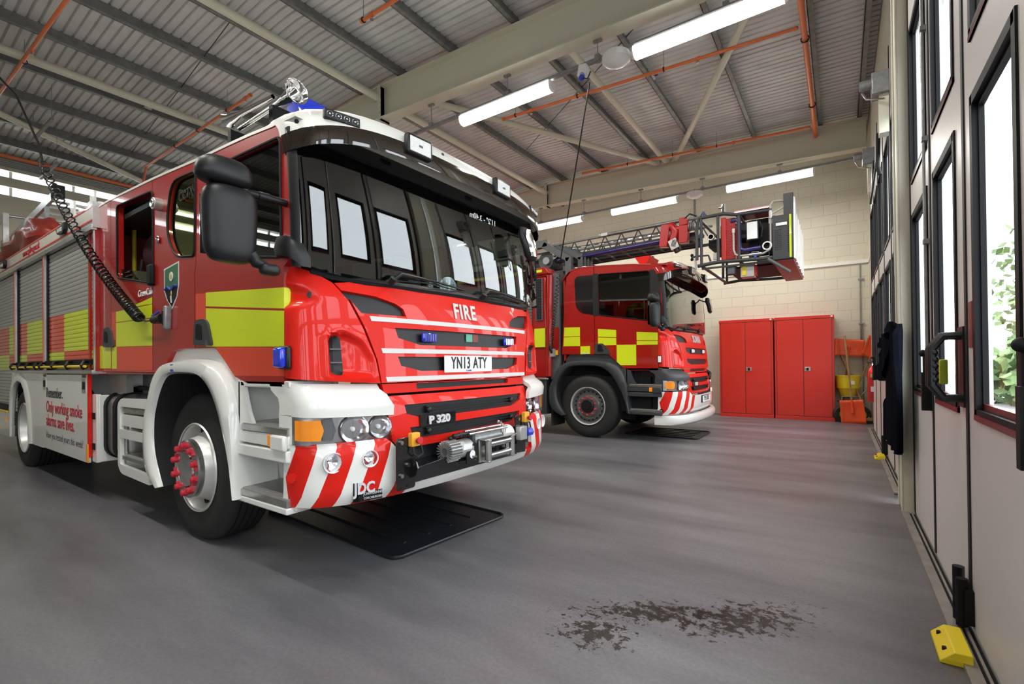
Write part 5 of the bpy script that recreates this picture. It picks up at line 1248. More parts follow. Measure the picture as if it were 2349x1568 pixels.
b = MB(); b.bb((-8.95, 1.45, .2), (-8.93, 1.95, .55), 'rubber'); b.cyl((-7.75, 1.55, .42), (-7.75, 1.9, .42), .12, 'dark_grey'); b.build('rear_mud_flap', E1)
# ------------------------------------------------------------------ the farther engine: day cab with aerial ladder
OFF = V((.24, 5.65, 0))
BASE2 = V((-6.2, YC, 0))
E2 = thing('aerial_ladder_engine', 'farther red fire engine with dark skirts and an aerial ladder and cage over its cab', 'fire engine', tuple(BASE2+OFF), base=tuple(BASE2))
top2 = lerp_fn([(-4.12, 2.60), (-3.98, 2.74), (-3.75, 2.79), (-2.9, 2.73), (-2.45, 2.665)])
wq = rpoly([(-3.83, 2.14), (-3.73, 2.04), (-3.52, 2.0), (-3.52, 2.645), (-3.80, 2.655), (-3.85, 2.60)], [.08, .05, .01, .01, .05, .03])
wd = rpoly([(-3.43, 1.99), (-2.585, 1.85), (-2.585, 2.60), (-3.43, 2.645)], .04)
dA = [(-3.27, 1.36), (-3.15, 1.26), (-3.02, 1.14), (-2.9, 1.10), (-2.47, 1.10), (-2.465, 1.76), (-2.40, 1.80), (-2.40, 2.66), (-3.0, top2(-3)), (-3.495, 2.775), (-3.495, 1.36)]
pA = [(-4.10, 1.37), (-3.505, 1.36), (-3.505, 2.775), (-3.76, 2.79), (-3.90, 2.76), (-4.0, 2.66), (-4.03, 2.45)]
sides2 = [
 ('front_door', dA, [wd], [([(-3.44, 1.64), (-3.13, 1.62), (-3.13, 1.735), (-3.44, 1.765)], 'lime'), ([(-3.44, 1.50), (-3.13, 1.50), (-3.13, 1.61), (-3.44, 1.63)], 'lime'), ([(-3.125, 1.18), (-2.81, 1.18), (-2.81, 1.495), (-3.125, 1.50)], 'lime'),
   ([(-2.80, 1.56), (-2.475, 1.55), (-2.475, 1.665), (-2.80, 1.69)], 'lime'), ([(-2.80, 1.49), (-2.475, 1.485), (-2.475, 1.54), (-2.80, 1.55)], 'lime')], .03),
 ('cab_side_panel', pA, [], [([(-4.06, 1.665), (-3.76, 1.665), (-3.76, 1.81), (-4.05, 1.82)], 'lime'), ([(-4.07, 1.505), (-3.76, 1.50), (-3.76, 1.655), (-4.06, 1.655)], 'lime'), ([(-3.755, 1.365), (-3.58, 1.365), (-3.58, 1.495), (-3.755, 1.495)], 'lime')], .03)]
S2 = dict(red='red', face_red='fire_red', skirt='dark_grey', trim='dark_grey', sides=sides2, side_glass=[(wd, 'glass_dark')],
  roof=(-4.08, 0), roof_z=lambda x: top2(x)-.005, roof_h=.45, roof_mat='red', header_mat='red', face_x=.0, marker='white', stripes=False,
  strobes=[2.30, 3.0], strobe_mat='lens_white', badge='P360', fog=False, stripe=(.235, .125, 4), bump_back=.0, pillar=.02, header=(2.765, 2.665, 2.55),
  led_bars=[1.66, 3.56], spots=[2.15, 3.0], prox=(-2.20, 3.42), far_steps=False, arch_dx=0)
cab(E2, S2)
wheel(E2, (-3.65, .515), 1.43, 'steer2'); wheel(E2, (-3.65, .515), 2*YC-1.43, 'steer2', s=1)
b = MB(); b.sheet(wq, lambda x, z: V((x, YS-.004, z)), 'black_gloss', th=.006, res=.2); b.build('quarter_window', E2, smooth=0)
b = MB(); b.sheet([(-3.52, 1.985), (-3.43, 1.97), (-3.43, 2.66), (-3.52, 2.665)], lambda x, z: V((x, YS-.004, z)), 'black_plastic', th=.006, res=.4); b.sheet([(-2.585, 1.83), (-2.40, 1.79), (-2.44, 2.60), (-2.585, 2.62)], lambda x, z: V((x, YS-.004, z)), 'black_plastic', th=.006, res=.4)
b.build('window_surround', E2, smooth=0)
b = MB(); b.sheet(rpoly([(-3.50, 1.365), (-3.22, 1.36), (-3.30, 1.48), (-3.36, 1.53), (-3.49, 1.53)], .02), lambda x, z: V((x, YS-.014, z)), 'dark_grey', th=.02, res=.1); o = b.build('door_handle', E2)
b = MB(); b.sheet(rpoly([(-3.45, 1.40), (-3.34, 1.40), (-3.38, 1.51), (-3.44, 1.51)], .02), lambda x, z: V((x, YS-.017, z)), 'frame_black', th=.004, res=.1); b.build('handle_recess', o)
text('8.85 bar', .04, face_side(-3.66, YS-.003, 1.382), 'white', 'pressure_label', E2, ext=.001)
# SCANIA lettering, plate, under-run bar
text('SCANIA', .16, Matrix(((0, -.185, 1, -2.208), (1, 0, 0, 2.60), (0, 1, .185, 1.586), (0, 0, 0, 1))), 'silver_letter', 'maker_lettering', E2, bold=.004, sx=.82, ext=.004, space=1.08)
b = MB(); b.bb((-2.09, 2.35, .565), (-2.07, 2.87, .68), 'frame_black'); b.build('plate_holder', E2, bevel=.004); plate(E2, -2.062, 2.61, .622, .50, .10, 'YP15 DDE', .10)
b = MB(); pts = []
for u in np.linspace(-P_BUMP.um-.02, P_BUMP.um+.02, 34): y, d = P_BUMP(float(u)); pts.append((-2.07-d, YC+y, .355))
rows = []
for p in pts: rows.append([V(p)+V((dx, 0, dz)) for dx, dz in ((.0, -.07), (.03, -.04), (.035, .03), (.01, .07), (-.05, .07), (-.05, -.07))])
b.loft(rows, 'white_paint', closed=True, caps=True); b.build('under_run_bar', E2, smooth=50)
b = MB(); b.lathe((-2.43, 1.397, .50), (0, -1, 0), [(.0, .014), (.004, .022), (.005, .03)], 'frame_black', 16); b.build('bumper_plug', E2)
b = MB(); b.box((-2.2, 2.85, 1.86), (.06, .30, .02), 'red_plastic', rot=(0, .3, .2)); b.build('wiper_cloth', E2)
for k in range(3):
    b = MB(); b.cyl((-2.43+.001*k, 1.455, 2.42-.06*k), (-2.423, 1.445, 2.42-.06*k), .022, 'lens_white', n=16); b.build('screen_sticker', E2)
# alarm beacon pod on the roof
b = MB(); b.prism([(-2.86, 1.52, 2.86), (-2.62, 1.52, 2.86), (-2.68, 1.52, 2.74), (-2.78, 1.52, 2.74)], (0, .45, 0), 'fire_red'); b.build('roof_pod', E2)
b = MB(); b.lathe((-2.74, 1.75, 2.865), (0, 0, 1), [(0, .11), (.02, .11), (.035, .08), (.036, 0)], 'chrome', 24); b.build('roof_lamp', E2)
MB.shift = tuple(-OFF)
# ---- body behind the cab (world coordinates)
B2 = 6.95
b = MB(); b.bb((-9.6, B2+.02, .98), (-4.12, 9.55, 2.70), 'red'); b.bb((-9.6, B2+.03, 2.70), (-4.10, 9.52, 2.78), 'red'); body = b.build('body_shell', E2, bevel=.02)
b = MB(); b.cyl((-4.09, B2+.05, 1.0), (-4.05, B2+.05, 2.72), .055, 'red', n=20); b.build('corner_post', body)
b = MB(); b.prism([(-9.6, B2-.01, 2.74), (-4.02, B2-.01, 2.74), (-4.10, B2-.01, 2.86), (-9.6, B2-.01, 2.88)], (0, .3, 0), 'red'); b.build('body_coping', body, bevel=.02)
b = MB(); b.bb((-9.6, B2-.015, 2.78), (-4.17, B2-.008, 2.825), 'lime'); b.build('yellow_stripe', body, smooth=0)
b = MB()
n = 30
for i in range(n): z = 1.05+i*.053; b.bb((-6.0, B2-.0, z), (-4.39, B2+.012, z+.046), 'mid_grey')
b.build('roller_shutter', body, smooth=0)
b = MB(); b.bb((-4.31, B2-.004, 1.96), (-4.17, B2+.01, 2.68), 'mid_grey'); v = b.build('air_vent', body, smooth=0)
b = MB()
for i in range(26): b.bb((-4.29, B2-.012, 1.98+i*.027), (-4.19, B2-.004, 1.995+i*.027), 'frame_black')
b.build('vent_louvre', v, smooth=0)
b = MB(); b.bb((-4.34, B2-.006, 1.50), (-4.13, B2+.01, 1.82), 'lime'); b.bb((-4.55, B2-.006, 1.50), (-4.38, B2+.01, 1.82), 'lime'); b.build('livery_block', body, smooth=0)
b = MB(); b.bb((-4.08, 7.05, .95), (-3.90, 9.4, 2.76), 'mid_grey'); b.bb((-4.0, 7.10, 1.0), (-3.86, 9.4, 2.2), 'frame_black'); sp = b.build('gantry_panel', E2, smooth=0)
b = MB(); b.bb((-4.02, 7.03, 1.36), (-3.91, 7.06, 1.83), 'red'); b.bb((-4.02, 7.02, 1.36), (-3.93, 7.035, 1.44), 'yellow'); b.build('charger_panel', sp, smooth=0)
b = MB(); b.bb((-9.5, B2+.05, .35), (-4.15, 7.3, .94), 'dark_grey'); b.bb((-9.5, 7.2, .45), (-2.4, 9.2, 1.0), 'arch_liner'); b.bb((-9.5, B2+.03, .94), (-4.1, B2+.1, .975), 'aluminium'); b.build('side_skirt', E2, bevel=.01)
b = MB(); b.bb((-4.10, 7.08, .15), (-4.06, 7.5, .5), 'rubber'); b.build('mud_flap', E2, smooth=0)
b = MB(); b.tube([(-5.1, B2+.15, 2.80), (-5.05, B2+.15, 2.98), (-4.85, B2+.15, 3.0), (-4.72, B2+.15, 2.90), (-4.68, B2+.15, 2.80)], .03, 'lime', n=12); b.build('grab_rail', body)
# ---- turntable frame
GT = 'mid_grey'
def bar(b, p, q, w=.07, h=.07, m=GT):
    p = V(p); q = V(q); d = (q-p); L = d.length; d.normalize(); s = d.cross(V((0, 0, 1))); s = s.normalized() if s.length > .01 else V((0, 1, 0)); u = s.cross(d)
    R3 = Matrix((d, s, u)).transposed(); b.box((p+q)/2, (L, w, h), m, rot=R3)
b = MB()
for y in (7.65, 8.75):
    bar(b, (-5.6, y, 3.40), (-4.45, y, 3.46), .10, .13); bar(b, (-4.55, y, 3.44), (-4.0, y, 3.10), .10, .12); bar(b, (-4.02, y, 3.14), (-4.02, y, 2.75), .10, .12); bar(b, (-4.9, y, 3.35), (-5.15, y, 2.80), .09, .10)
bar(b, (-4.5, 7.65, 3.42), (-4.5, 8.75, 3.42), .1, .1); bar(b, (-4.1, 7.65, 2.95), (-4.1, 8.75, 2.95), .1, .1)
b.bb((-5.7, 7.75, 2.75), (-4.2, 8.7, 2.95), 'dark_grey'); tt = b.build('turntable_frame', E2, bevel=.008)
for k in range(4):
    b = MB(); y = 7.72+.07*k; bar(b, (-4.36+.05*k, y+.06, 3.40), (-3.84+.03*k, y+.06, 3.13), .03, .09); bar(b, (-3.86+.03*k, y+.06, 3.15), (-3.86+.03*k, y+.06, 2.92), .03, .10); b.build('ladder_guide', tt, bevel=.004)
b = MB(); b.cyl((-4.6, 7.8, 3.18), (-4.6, 8.5, 3.18), .16, GT, n=24); b.cyl((-4.55, 7.72, 3.16), (-4.55, 7.80, 3.16), .07, 'galv', n=20); b.build('lift_drum', tt)
b = MB(); b.cyl((-5.5, 7.62, 3.05), (-4.72, 7.62, 3.13), .022, 'steel', n=12); b.build('lift_ram', tt)
b = MB(); b.cyl((-5.0, 7.6, 3.32), (-4.80, 7.6, 3.34), .03, 'steel', n=10); b.bb((-4.78, 7.58, 3.26), (-4.74, 7.64, 3.40), 'steel'); b.bb((-5.3, 7.66, 3.18), (-5.1, 7.76, 3.28), 'dull_red'); b.build('valve_block', tt)
# ---- ladder: two trussed sides and rungs
def ladder_section(x0, x1, y0, y1, z0, z1, m, name, parent, rail='galv', rise=.018, n=9, r=.022):
    b = MB(); zz = lambda x: (x-x0)*rise
    for y in (y0, y1):
        b.cyl((x0, y, z1+zz(x0)), (x1, y, z1+zz(x1)), r, rail, n=10); bar(b, (x0, y, z0+zz(x0)), (x1, y, z0+zz(x1)), .035, .045, m)
    lad = b.build(name, parent)
    b = MB()
    for y in (y0, y1):
        for i in range(n):
            xa = x0+(x1-x0)*i/n; xb = x0+(x1-x0)*(i+.5)/n; xc = x0+(x1-x0)*(i+1)/n
            b.cyl((xa, y, z0+zz(xa)), (xb, y, z1+zz(xb)), .011, m, n=8); b.cyl((xb, y, z1+zz(xb)), (xc, y, z0+zz(xc)), .011, m, n=8)
    b.build('bracing', lad)
    k = int((x1-x0)/.30)
    for i in range(k):
        b = MB(); x = x0+.15+.30*i; b.cyl((x, y0, z0+zz(x)), (x, y1, z0+zz(x)), .016, m, n=8); b.build('rung', lad)
    return lad
lad = ladder_section(-4.5, -1.75, 7.9, 8.52, 3.16, 3.47, 'dark_grey', 'ladder_section', E2)
b = MB()
for y in (7.98, 8.44): bar(b, (-6.5, y, 3.16), (-1.9, y, 3.26), .03, .12, 'dark_grey'); bar(b, (-6.5, y, 3.36), (-2.0, y, 3.41), .03, .03, 'mid_grey')
for i in range(12): b.bb((-4.3+i*.18, 7.965, 3.36), (-4.2+i*.18, 7.975, 3.39), 'steel')
b.build('inner_ladder_section', E2, bevel=.004)
b = MB(); b.cyl((-3.9, 7.86, 3.17), (-2.1, 7.86, 3.24), .034, 'navy_pipe', n=16); b.tube([(-4.4, 7.9, 3.17), (-4.15, 7.88, 3.20), (-4.0, 7.87, 3.22), (-3.9, 7.86, 3.17)], .034, 'navy_pipe', n=14); b.ball((-3.97, 7.86, 3.20), .055, 'navy_pipe'); b.build('water_pipe', E2)
b = MB(); b.cyl((-3.45, 7.88, 3.50), (-2.0, 7.88, 3.52), .026, 'galv', n=12); b.ball((-3.5, 7.87, 3.50), .04, 'silver_paint', 12, 8); b.box((-3.42, 7.87, 3.50), (.12, .06, .05), 'silver_paint'); b.build('hand_rail', lad)
# water monitor
b = MB(); Y = 7.80
b.tube([(-2.36, Y, 3.40), (-2.22, Y, 3.43), (-2.16, Y, 3.32), (-2.20, Y, 3.20), (-2.16, Y, 3.12)], .07, 'red_plastic', n=16); b.box((-2.33, Y, 3.28), (.13, .14, .36), 'red_plastic', rot=(0, .12, 0))
b.tube([(-2.22, Y, 3.38), (-2.10, Y, 3.36), (-2.03, Y, 3.42), (-1.96, Y, 3.44)], .055, 'red_plastic', n=16); b.box((-2.03, Y, 3.46), (.12, .13, .12), 'red_plastic'); b.box((-2.03, Y, 3.26), (.14, .13, .28), 'red_plastic', rot=(0, .05, 0))
mo = b.build('water_monitor', E2, bevel=.008)
b = MB(); b.box((-2.17, Y-.05, 3.11), (.13, .11, .16), 'silver_paint', rot=(0, -.35, 0))
for i in range(4): b.box((-2.19+i*.018, Y-.108, 3.13-i*.005), (.008, .004, .11), 'frame_black', rot=(0, .3, 0))
b.cyl((-2.14, Y-.04, 3.04), (-2.12, Y-.04, 2.99), .05, 'black_plastic', n=16); b.build('monitor_nozzle', mo)
b = MB()
for i in range(4): b.cyl((-1.95+i*.025, Y, 3.37), (-1.935+i*.025, Y, 3.37), .075-.008*i, 'galv', n=20)
b.tube([(-2.0, Y-.06, 3.50), (-1.92, Y-.08, 3.55), (-1.82, Y-.06, 3.50)], .012, 'rubber', n=8); b.build('monitor_swivel', mo)
# ---- rescue cage
CY0, CY1 = 7.30, 9.20
g2 = 'dark_grey'
b = MB()
for y in (CY0, CY1):
    b.tube([(-1.72, y, 3.14), (-1.69, y, 3.33), (-1.42, y, 3.335), (-1.34, y, 3.335), (-1.17, y, 3.29), (-.74, y, 3.275)], .024, g2, n=12)
    b.tube([(-1.71, y, 2.63), (-1.43, y, 2.655), (-1.13, y, 2.64), (-.9, y, 2.63), (-.72, y, 2.63)], .026, g2, n=12)
    for x, z0, z1 in ((-1.655, 2.63, 3.33), (-1.425, 2.65, 3.335), (-1.15, 2.64, 3.28)): b.cyl((x, y, z0), (x, y, z1), .020, g2, n=12)
    b.cyl((-1.72, y, 2.72), (-1.715, y, 3.14), .022, g2, n=10)
for x, z in ((-1.69, 3.33), (-1.66, 2.63), (-1.15, 3.29), (-1.15, 2.64), (-.76, 2.63)): b.cyl((x, CY0, z), (x, CY1, z), .022, g2, n=10)
b.bb((-1.66, CY0+.02, 2.575), (-.75, CY0+.05, 2.60), g2); cage = b.build('rescue_cage', E2)
b = MB(); b.bb((-1.40, 7.7, 2.60), (-.75, 8.8, 2.63), 'frame_black'); b.bb((-1.05, 7.45, 2.70), (-.80, 7.5, 3.22), 'frame_black'); b.bb((-1.65, 7.75, 2.98), (-.9, 8.6, 3.10), 'frame_black'); b.bb((-1.45, 7.6, 3.02), (-1.0, 8.7, 3.25), g2); b.bb((-.8, 7.5, 2.65), (-.76, 9.1, 3.15), 'frame_black'); b.build('cage_floor', cage, bevel=.005)
# red perforated guards
def holes_panel(x0, x1, z0, z1, y, nx, nz, name, parent):
    b = MB(); b.bb((x0, y, z0), (x1, y+.015, z1), 'red_plastic'); p = b.build(name, parent, bevel=.006); b = MB()
    for i in range(nx):
        for j in range(nz):
            x = x0+(x1-x0)*(i+.5+(.25 if j % 2 else -.25)*.8)/nx; z = z0+(z1-z0)*(j+.5)/nz; b.box((x, y-.001, z), ((x1-x0)/nx*.45, .003, (z1-z0)/nz*.5), 'frame_black')
    b.build('perforation', p, smooth=0); return p
b = MB(); b.bb((-1.39, CY0+.03, 2.67), (-1.32, CY0+.09, 3.29), 'red_plastic'); b.build('red_guard_edge', cage, bevel=.01)
holes_panel(-1.325, -1.20, 2.68, 3.27, CY0+.04, 6, 26, 'red_guard', cage)
b = MB(); b.bb((-1.20, CY0+.06, 2.66), (-1.17, CY0+.10, 3.15), 'red_plastic'); b.build('red_guard_edge', cage, bevel=.008)
b = MB(); b.box((-1.0, CY0+.25, 3.335), (.44, .34, .03), 'red_plastic', rot=(-.12, .0, 0)); tg = b.build('top_guard', cage)
b = MB()
for i in range(24): b.box((-1.205+i*.0178, CY0+.073, 3.318), (.006, .004, .022), 'frame_black')
b.build('perforation', tg, smooth=0)
b = MB(); b.tube([(-1.22, CY0, 3.08), (-1.22, CY0, 2.80), (-1.20, CY0, 2.735), (-1.15, CY0, 2.705), (-1.01, CY0, 2.70), (-.85, CY0, 2.70), (-.77, CY0, 2.74), (-.755, CY0, 2.82), (-.755, CY0, 3.22), (-.755, CY0, 3.35), (-.72, CY0, 3.39), (-.63, CY0, 3.38), (-.53, CY0+.05, 3.345)], .014, 'hose_grey', n=10); b.tube([(-.755, CY0, 3.22), (-.66, CY0, 3.26), (-.55, CY0, 3.31), (-.52, CY0+.03, 3.34)], .014, 'hose_grey', n=10)
b.cyl((-1.22, CY0, 3.04), (-1.22, CY0, 3.10), .022, 'silver_paint', n=12); b.cyl((-.755, CY0, 3.16), (-.755, CY0, 3.27), .024, 'silver_paint', n=12); b.build('air_hose', cage)
b = MB(); b.cyl((-1.02, CY0, 2.70), (-.87, CY0, 2.70), .026, 'steel', n=12); b.bb((-.99, CY0-.01, 2.73), (-.90, CY0+.01, 2.735), 'steel'); b.box((-.945, CY0-.02, 2.67), (.03, .02, .04), 'blue_paint'); b.build('hose_valve', cage)
b = MB(); b.tube([(-1.26, CY0+.05, 3.225), (-1.18, CY0+.04, 3.23), (-1.155, CY0+.03, 3.18), (-1.15, CY0+.03, 2.86), (-1.13, CY0+.03, 2.80), (-1.08, CY0+.03, 2.78), (-.88, CY0+.02, 2.79)], .030, 'navy_pipe', n=14); b.build('cage_water_pipe', cage)
for x, z, r in ((-.80, 2.795, .06), (-1.52, 3.03, .046)):
    b = MB(); b.lathe((x, CY0+.0, z), (0, -1, 0), [(-.06, r*.8), (-.0, r*.85), (.01, r), (.02, r), (.02, r*.72), (-.03, r*.68), (-.03, 0)], ['steel', 'steel', 'steel', 'steel', 'frame_black', 'frame_black'], 26); b.build('hose_coupling', cage)
b = MB(); b.bb((-1.06, CY0-.02, 2.895), (-.90, CY0+.06, 3.17), 'black_plastic'); wl = b.build('work_lamp', cage, bevel=.012); b = MB(); b.bb((-1.045, CY0-.026, 2.915), (-.915, CY0-.018, 3.15), 'lens_white'); b.build('lamp_glass', wl, bevel=.006)
b = MB(); b.tube([(-.89, CY0, 3.15), (-.85, CY0-.02, 3.05), (-.87, CY0, 2.93)], .008, 'rubber', n=6); b.build('lamp_cable', wl)
# end box with ribbed silver door
b = MB(); b.bb((-.735, CY0-.03, 2.585), (-.485, CY0+.02, 3.18), g2); b.bb((-.735, CY0+.02, 2.585), (-.70, CY1, 3.2), g2); b.bb((-.60, CY0-.02, 3.16), (-.485, CY0+.12, 3.46), g2); b.bb((-.73, CY1-.05, 2.585), (-.485, CY1, 3.18), g2); ebx = b.build('cage_locker', cage, bevel=.006)
b = MB(); b.bb((-.535, CY0-.036, 2.60), (-.51, CY0-.030, 3.17), 'lime'); b.build('hiviz_strip', ebx, smooth=0)
b = MB()
for i in range(6): b.prism([(-.487, CY0+.0+i*.31, 2.59), (-.470, CY0+.04+i*.31, 2.59), (-.470, CY0+.27+i*.31, 2.59), (-.487, CY0+.31+i*.31, 2.59)], (0, 0, .62+(.20 if i < 1 else .05)), 'white_paint')
b.build('locker_door', ebx, smooth=0)
b = MB(); b.bb((-.69, CY0-.045, 3.035), (-.56, CY0-.03, 3.075), 'lens_white'); b.build('strip_lamp', ebx, bevel=.003)
b = MB()
for i, (x, z) in enumerate([(-.70+.022*(k % 5), 2.72+.026*(k//5)) for k in range(60) if (k*7) % 5 != 3 and 2.72+.026*(k//5) < 2.99]): b.box((x, CY0-.032, z), (.009, .004, .009), 'frame_black')
for j in range(15): b.box((-.548, CY0-.032, 2.68+.03*j), (.008, .004, .012), 'frame_black')
b.build('vent_hole', ebx, smooth=0)
b = MB(); b.bb((-.735, CY0, 2.565), (-.49, CY1, 2.584), 'door_burgundy'); b.build('under_tray', ebx)
b = MB(); b.tube([(-.79, CY0-.03, 2.61), (-.62, CY0-.05, 2.47), (-.53, CY0-.05, 2.40)], .022, 'mid_grey', n=8); b.build('stay_bar', cage)
b = MB(); b.bb((-1.15, CY0+.1, 2.42), (-.98, CY0+.3, 2.60), 'silver_paint'); b.bb((-1.13, CY0+.09, 2.44), (-1.08, CY0+.1, 2.57), 'yellow'); b.bb((-.99, CY0+.12, 2.44), (-.955, CY0+.28, 2.58), 'red_plastic'); b.build('control_box', cage)
b = MB(); b.bb((-1.32, CY0+.05, 2.465), (-1.20, CY0+.15, 2.58), 'black_plastic'); b.bb((-1.31, CY0+.045, 2.475), (-1.22, CY0+.05, 2.57), 'mid_grey'); b.build('camera_box', cage)
b = MB(); b.cyl((-1.36, CY0+.1, 3.35), (-1.36, CY0+.1, 3.50), .035, 'chrome', n=16); b.cyl((-1.36, CY0+.1, 3.46), (-1.43, CY0+.1, 3.465), .022, 'chrome', n=12); b.build('cage_nozzle', cage)
b = MB(); b.cyl((-1.64, CY0+.05, 3.35), (-1.63, CY0+.05, 3.43), .02, 'navy_pipe', n=12); b.tube([(-1.68, CY0+.05, 3.36), (-1.64, CY0+.05, 3.44), (-1.58, CY0+.05, 3.35)], .008, g2, n=6); b.build('cage_latch', cage)
b = MB(); b.tube([(-1.80, CY0, 2.77), (-1.70, CY0, 2.78), (-1.56, CY0, 2.77), (-1.53, CY0, 2.68)], .014, g2, n=8)
for z in (2.74, 2.80): b.ball((-1.79, CY0, z), .024, 'frame_black', 10, 8)
b.bb((-1.50, CY0+.02, 2.70), (-1.43, CY0+.06, 2.80), 'hose_grey'); b.build('control_lever', cage)
b = MB(); b.bb((-.95, CY0+.3, 2.62), (-.78, CY0+1.2, 2.66), g2); b.build('cage_beam', cage)
MB.shift = None
# ------------------------------------------------------------------ red cupboards
def cupboard(x0, x1, label):
    y0, H_ = 11.45, 2.13
    t = thing('metal_cupboard', label, 'cupboard', ((x0+x1)/2, 11.68, 0), 'red cupboards against the block wall')
    b = MB(); b.bb((x0, y0+.015, 0), (x1, 11.92, H_), 'cabinet_red'); b.bb((x0-.005, y0-.004, H_-.05), (x1+.005, 11.925, H_+.01), 'cabinet_red'); b.bb((x0-.003, y0, 0), (x1+.003, y0+.02, .07), 'cabinet_red'); b.build('carcass', t, bevel=.004)
    xm = (x0+x1)/2-.01
    for a, c, hd in ((x0+.045, xm, 0), (xm+.012, x1-.045, 1)):
        b = MB(); b.bb((a, y0, .085), (c, y0+.016, H_-.06), 'cabinet_red'); d = b.build('door', t, bevel=.003)
        b = MB(); b.bb((a-.008, y0+.004, .078), (c+.008, y0+.014, H_-.052), 'dull_red'); b.build('door_gap', d, smooth=0)
        if hd:
            b = MB(); b.bb((a+.012, y0-.010, 1.01), (a+.115, y0, 1.09), 'aluminium'); b.bb((a+.045, y0-.018, 1.02), (a+.085, y0-.008, 1.08), 'frame_black'); b.cyl((a+.028, y0-.012, 1.05), (a+.028, y0-.008, 1.05), .008, 'frame_black', n=8); b.build('handle', d, bevel=.002)
    b = MB(); b.bb((x1-.055, y0-.006, H_-.03), (x1-.02, y0-.003, H_-.0), 'white'); b.build('label', t, smooth=0)
cupboard(-2.24, -1.175, 'left of the two tall red metal cupboards, beside the farther engine')
cupboard(-1.145, -.095, 'right of the two tall red metal cupboards, beside the shovels')
# ------------------------------------------------------------------ shovels, spreader, extinguisher
def shovel(p, tip, label, face, w=.42, h=.46, flip=False):
    """p: middle of blade, tip: end of handle; face: blade normal"""
    t = thing('snow_shovel', label, 'shovel', p, 'orange snow shovels against the wall')
    p = V(p); d = (V(tip)-p); L = d.length; d.normalize(); n = V(face); n = (n-d*n.dot(d)).normalized(); s = d.cross(n)
    b = MB(); rows = []
    for i in range(13):
        a = -1+2*i/12; row = []
        for j in range(9):
            c = -1+2*j/8; bow = .05*(a*a)+.03*max(0, c)**2-.012*cos(a*9)*.3; row.append(p+s*a*w/2*(1-.06*(c+1)/2)+d*(c*h/2)+n*bow)
        rows.append(row)
    b.loft(rows, 'shovel_orange'); o = b.build('blade', t, smooth=60, solid=.006)
    b = MB(); b.cyl(p-d*h*.05+n*.02, p+d*h*.5+n*.02, .026, 'shovel_orange', r1=.022, n=12); b.build('socket', t)
    b = MB(); b.cyl(p+d*h*.40+n*.02, V(tip), .017, 'wood', n=12); b.ball(V(tip), .017, 'wood', 10, 6); b.build('shaft', t)
shovel((.19, 11.30, .22), (.08, 11.45, 1.70), 'orange snow shovel standing blade down in front of the yellow spreader', (-.1, -1, -.2), w=.40)
shovel((.15, 11.83, 1.48), (.02, 11.80, .10), 'orange snow shovel standing blade up against the wall, between cupboard and conduit', (0, -1, .1), w=.50, h=.34)
shovel((.56, 11.75, 1.46), (.24, 11.65, .60), 'orange snow shovel whose blade is half hidden by the door post', (0, -1, .1), w=.34, h=.42)
def pole(name, a, c, label):
    t = thing(name, label, 'broom', a); b = MB(); b.cyl(a, c, .016, 'wood', n=12); b.build('shaft', t)
    b = MB(); b.box(V(a)+V((0, 0, .03)), (.26, .06, .05), 'wood'); b.box(V(a)+V((0, 0, -.01)), (.25, .05, .05), 'rubber'); b.build('brush_head', t)
pole('broom', (.46, 11.42, .05), (-.05, 11.86, 1.52), 'long wooden broom crossing the upright shovel shaft')
pole('broom', (.48, 11.62, .05), (-.04, 11.88, 1.45), 'second wooden broom, just behind the first crossed shaft')
t = thing('salt_spreader', 'yellow walk-behind salt spreader behind the shovel, beside the right cupboard', 'spreader', (.12, 11.5, 0))
b = MB(); b.lathe((.12, 11.70, .50), (0, 0, 1), [(0, .05), (.0, .12), (.16, .17), (.165, .19), (.40, .205), (.405, .215), (.42, .21), (.41, .20), (.2, .17)], 'yellow', 32); b.build('hopper', t)
b = MB(); b.box((.20, 11.492, .78), (.06, .004, .07), 'white'); b.build('hopper_label', t)
b = MB(); b.tube([(.0, 11.45, .30), (.02, 11.5, .50), (.30, 11.6, .50), (.40, 11.55, .62), (.62, 11.5, .92)], .012, 'steel', n=8); b.bb((0, 11.5, .20), (.25, 11.6, .24), 'frame_black'); b.tube([(-.06, 11.40, .42), (.1, 11.4, .40), (.2, 11.5, .45)], .012, 'frame_black', n=8); b.build('push_frame', t)
for x in (.05, .34):
    b = MB(); b.lathe((x-.02, 11.44, .165), (.35, -1, 0), [(-.05, .08), (-.05, .15), (-.03, .165), (.03, .165), (.05, .15), (.05, .08)], 'rubber', 30); w = b.build('wheel', t)
    b = MB(); b.lathe((x-.02, 11.44, .165), (.35, -1, 0), [(.03, .085), (.045, .08), (.02, .05), (.035, .03), (.05, .012), (.05, 0)], 'yellow', 20); b.build('wheel_hub', w)
t = thing('fire_extinguisher', 'red fire extinguisher by the far door post, above the shovel shafts', 'fire extinguisher', (.455, 10.36, .5))
b = MB(); b.lathe((.455, 10.36, .50), (0, 0, 1), [(0, 0), (0, .065), (.02, .07), (.50, .07), (.56, .055), (.60, .025), (.62, .02)], 'red_plastic', 28); b.build('cylinder', t)
b = MB(); b.box((.455, 10.283, .72), (.05, .006, .09), 'white'); b.box((.455, 10.283, .95), (.06, .006, .06), 'gold'); b.build('label', t)
b = MB(); b.cyl((.455, 10.36, 1.11), (.455, 10.36, 1.17), .02, 'chrome', n=12); b.box((.44, 10.35, 1.19), (.12, .02, .015), 'frame_black', rot=(0, -.2, 0)); b.box((.44, 10.35, 1.165), (.11, .02, .012), 'frame_black', rot=(0, .15, 0)); b.build('valve', t)
b = MB(); b.bb((.46, 10.43, .6), (.47, 10.47, 1.0), 'frame_black'); b.build('wall_bracket', t, smooth=0)
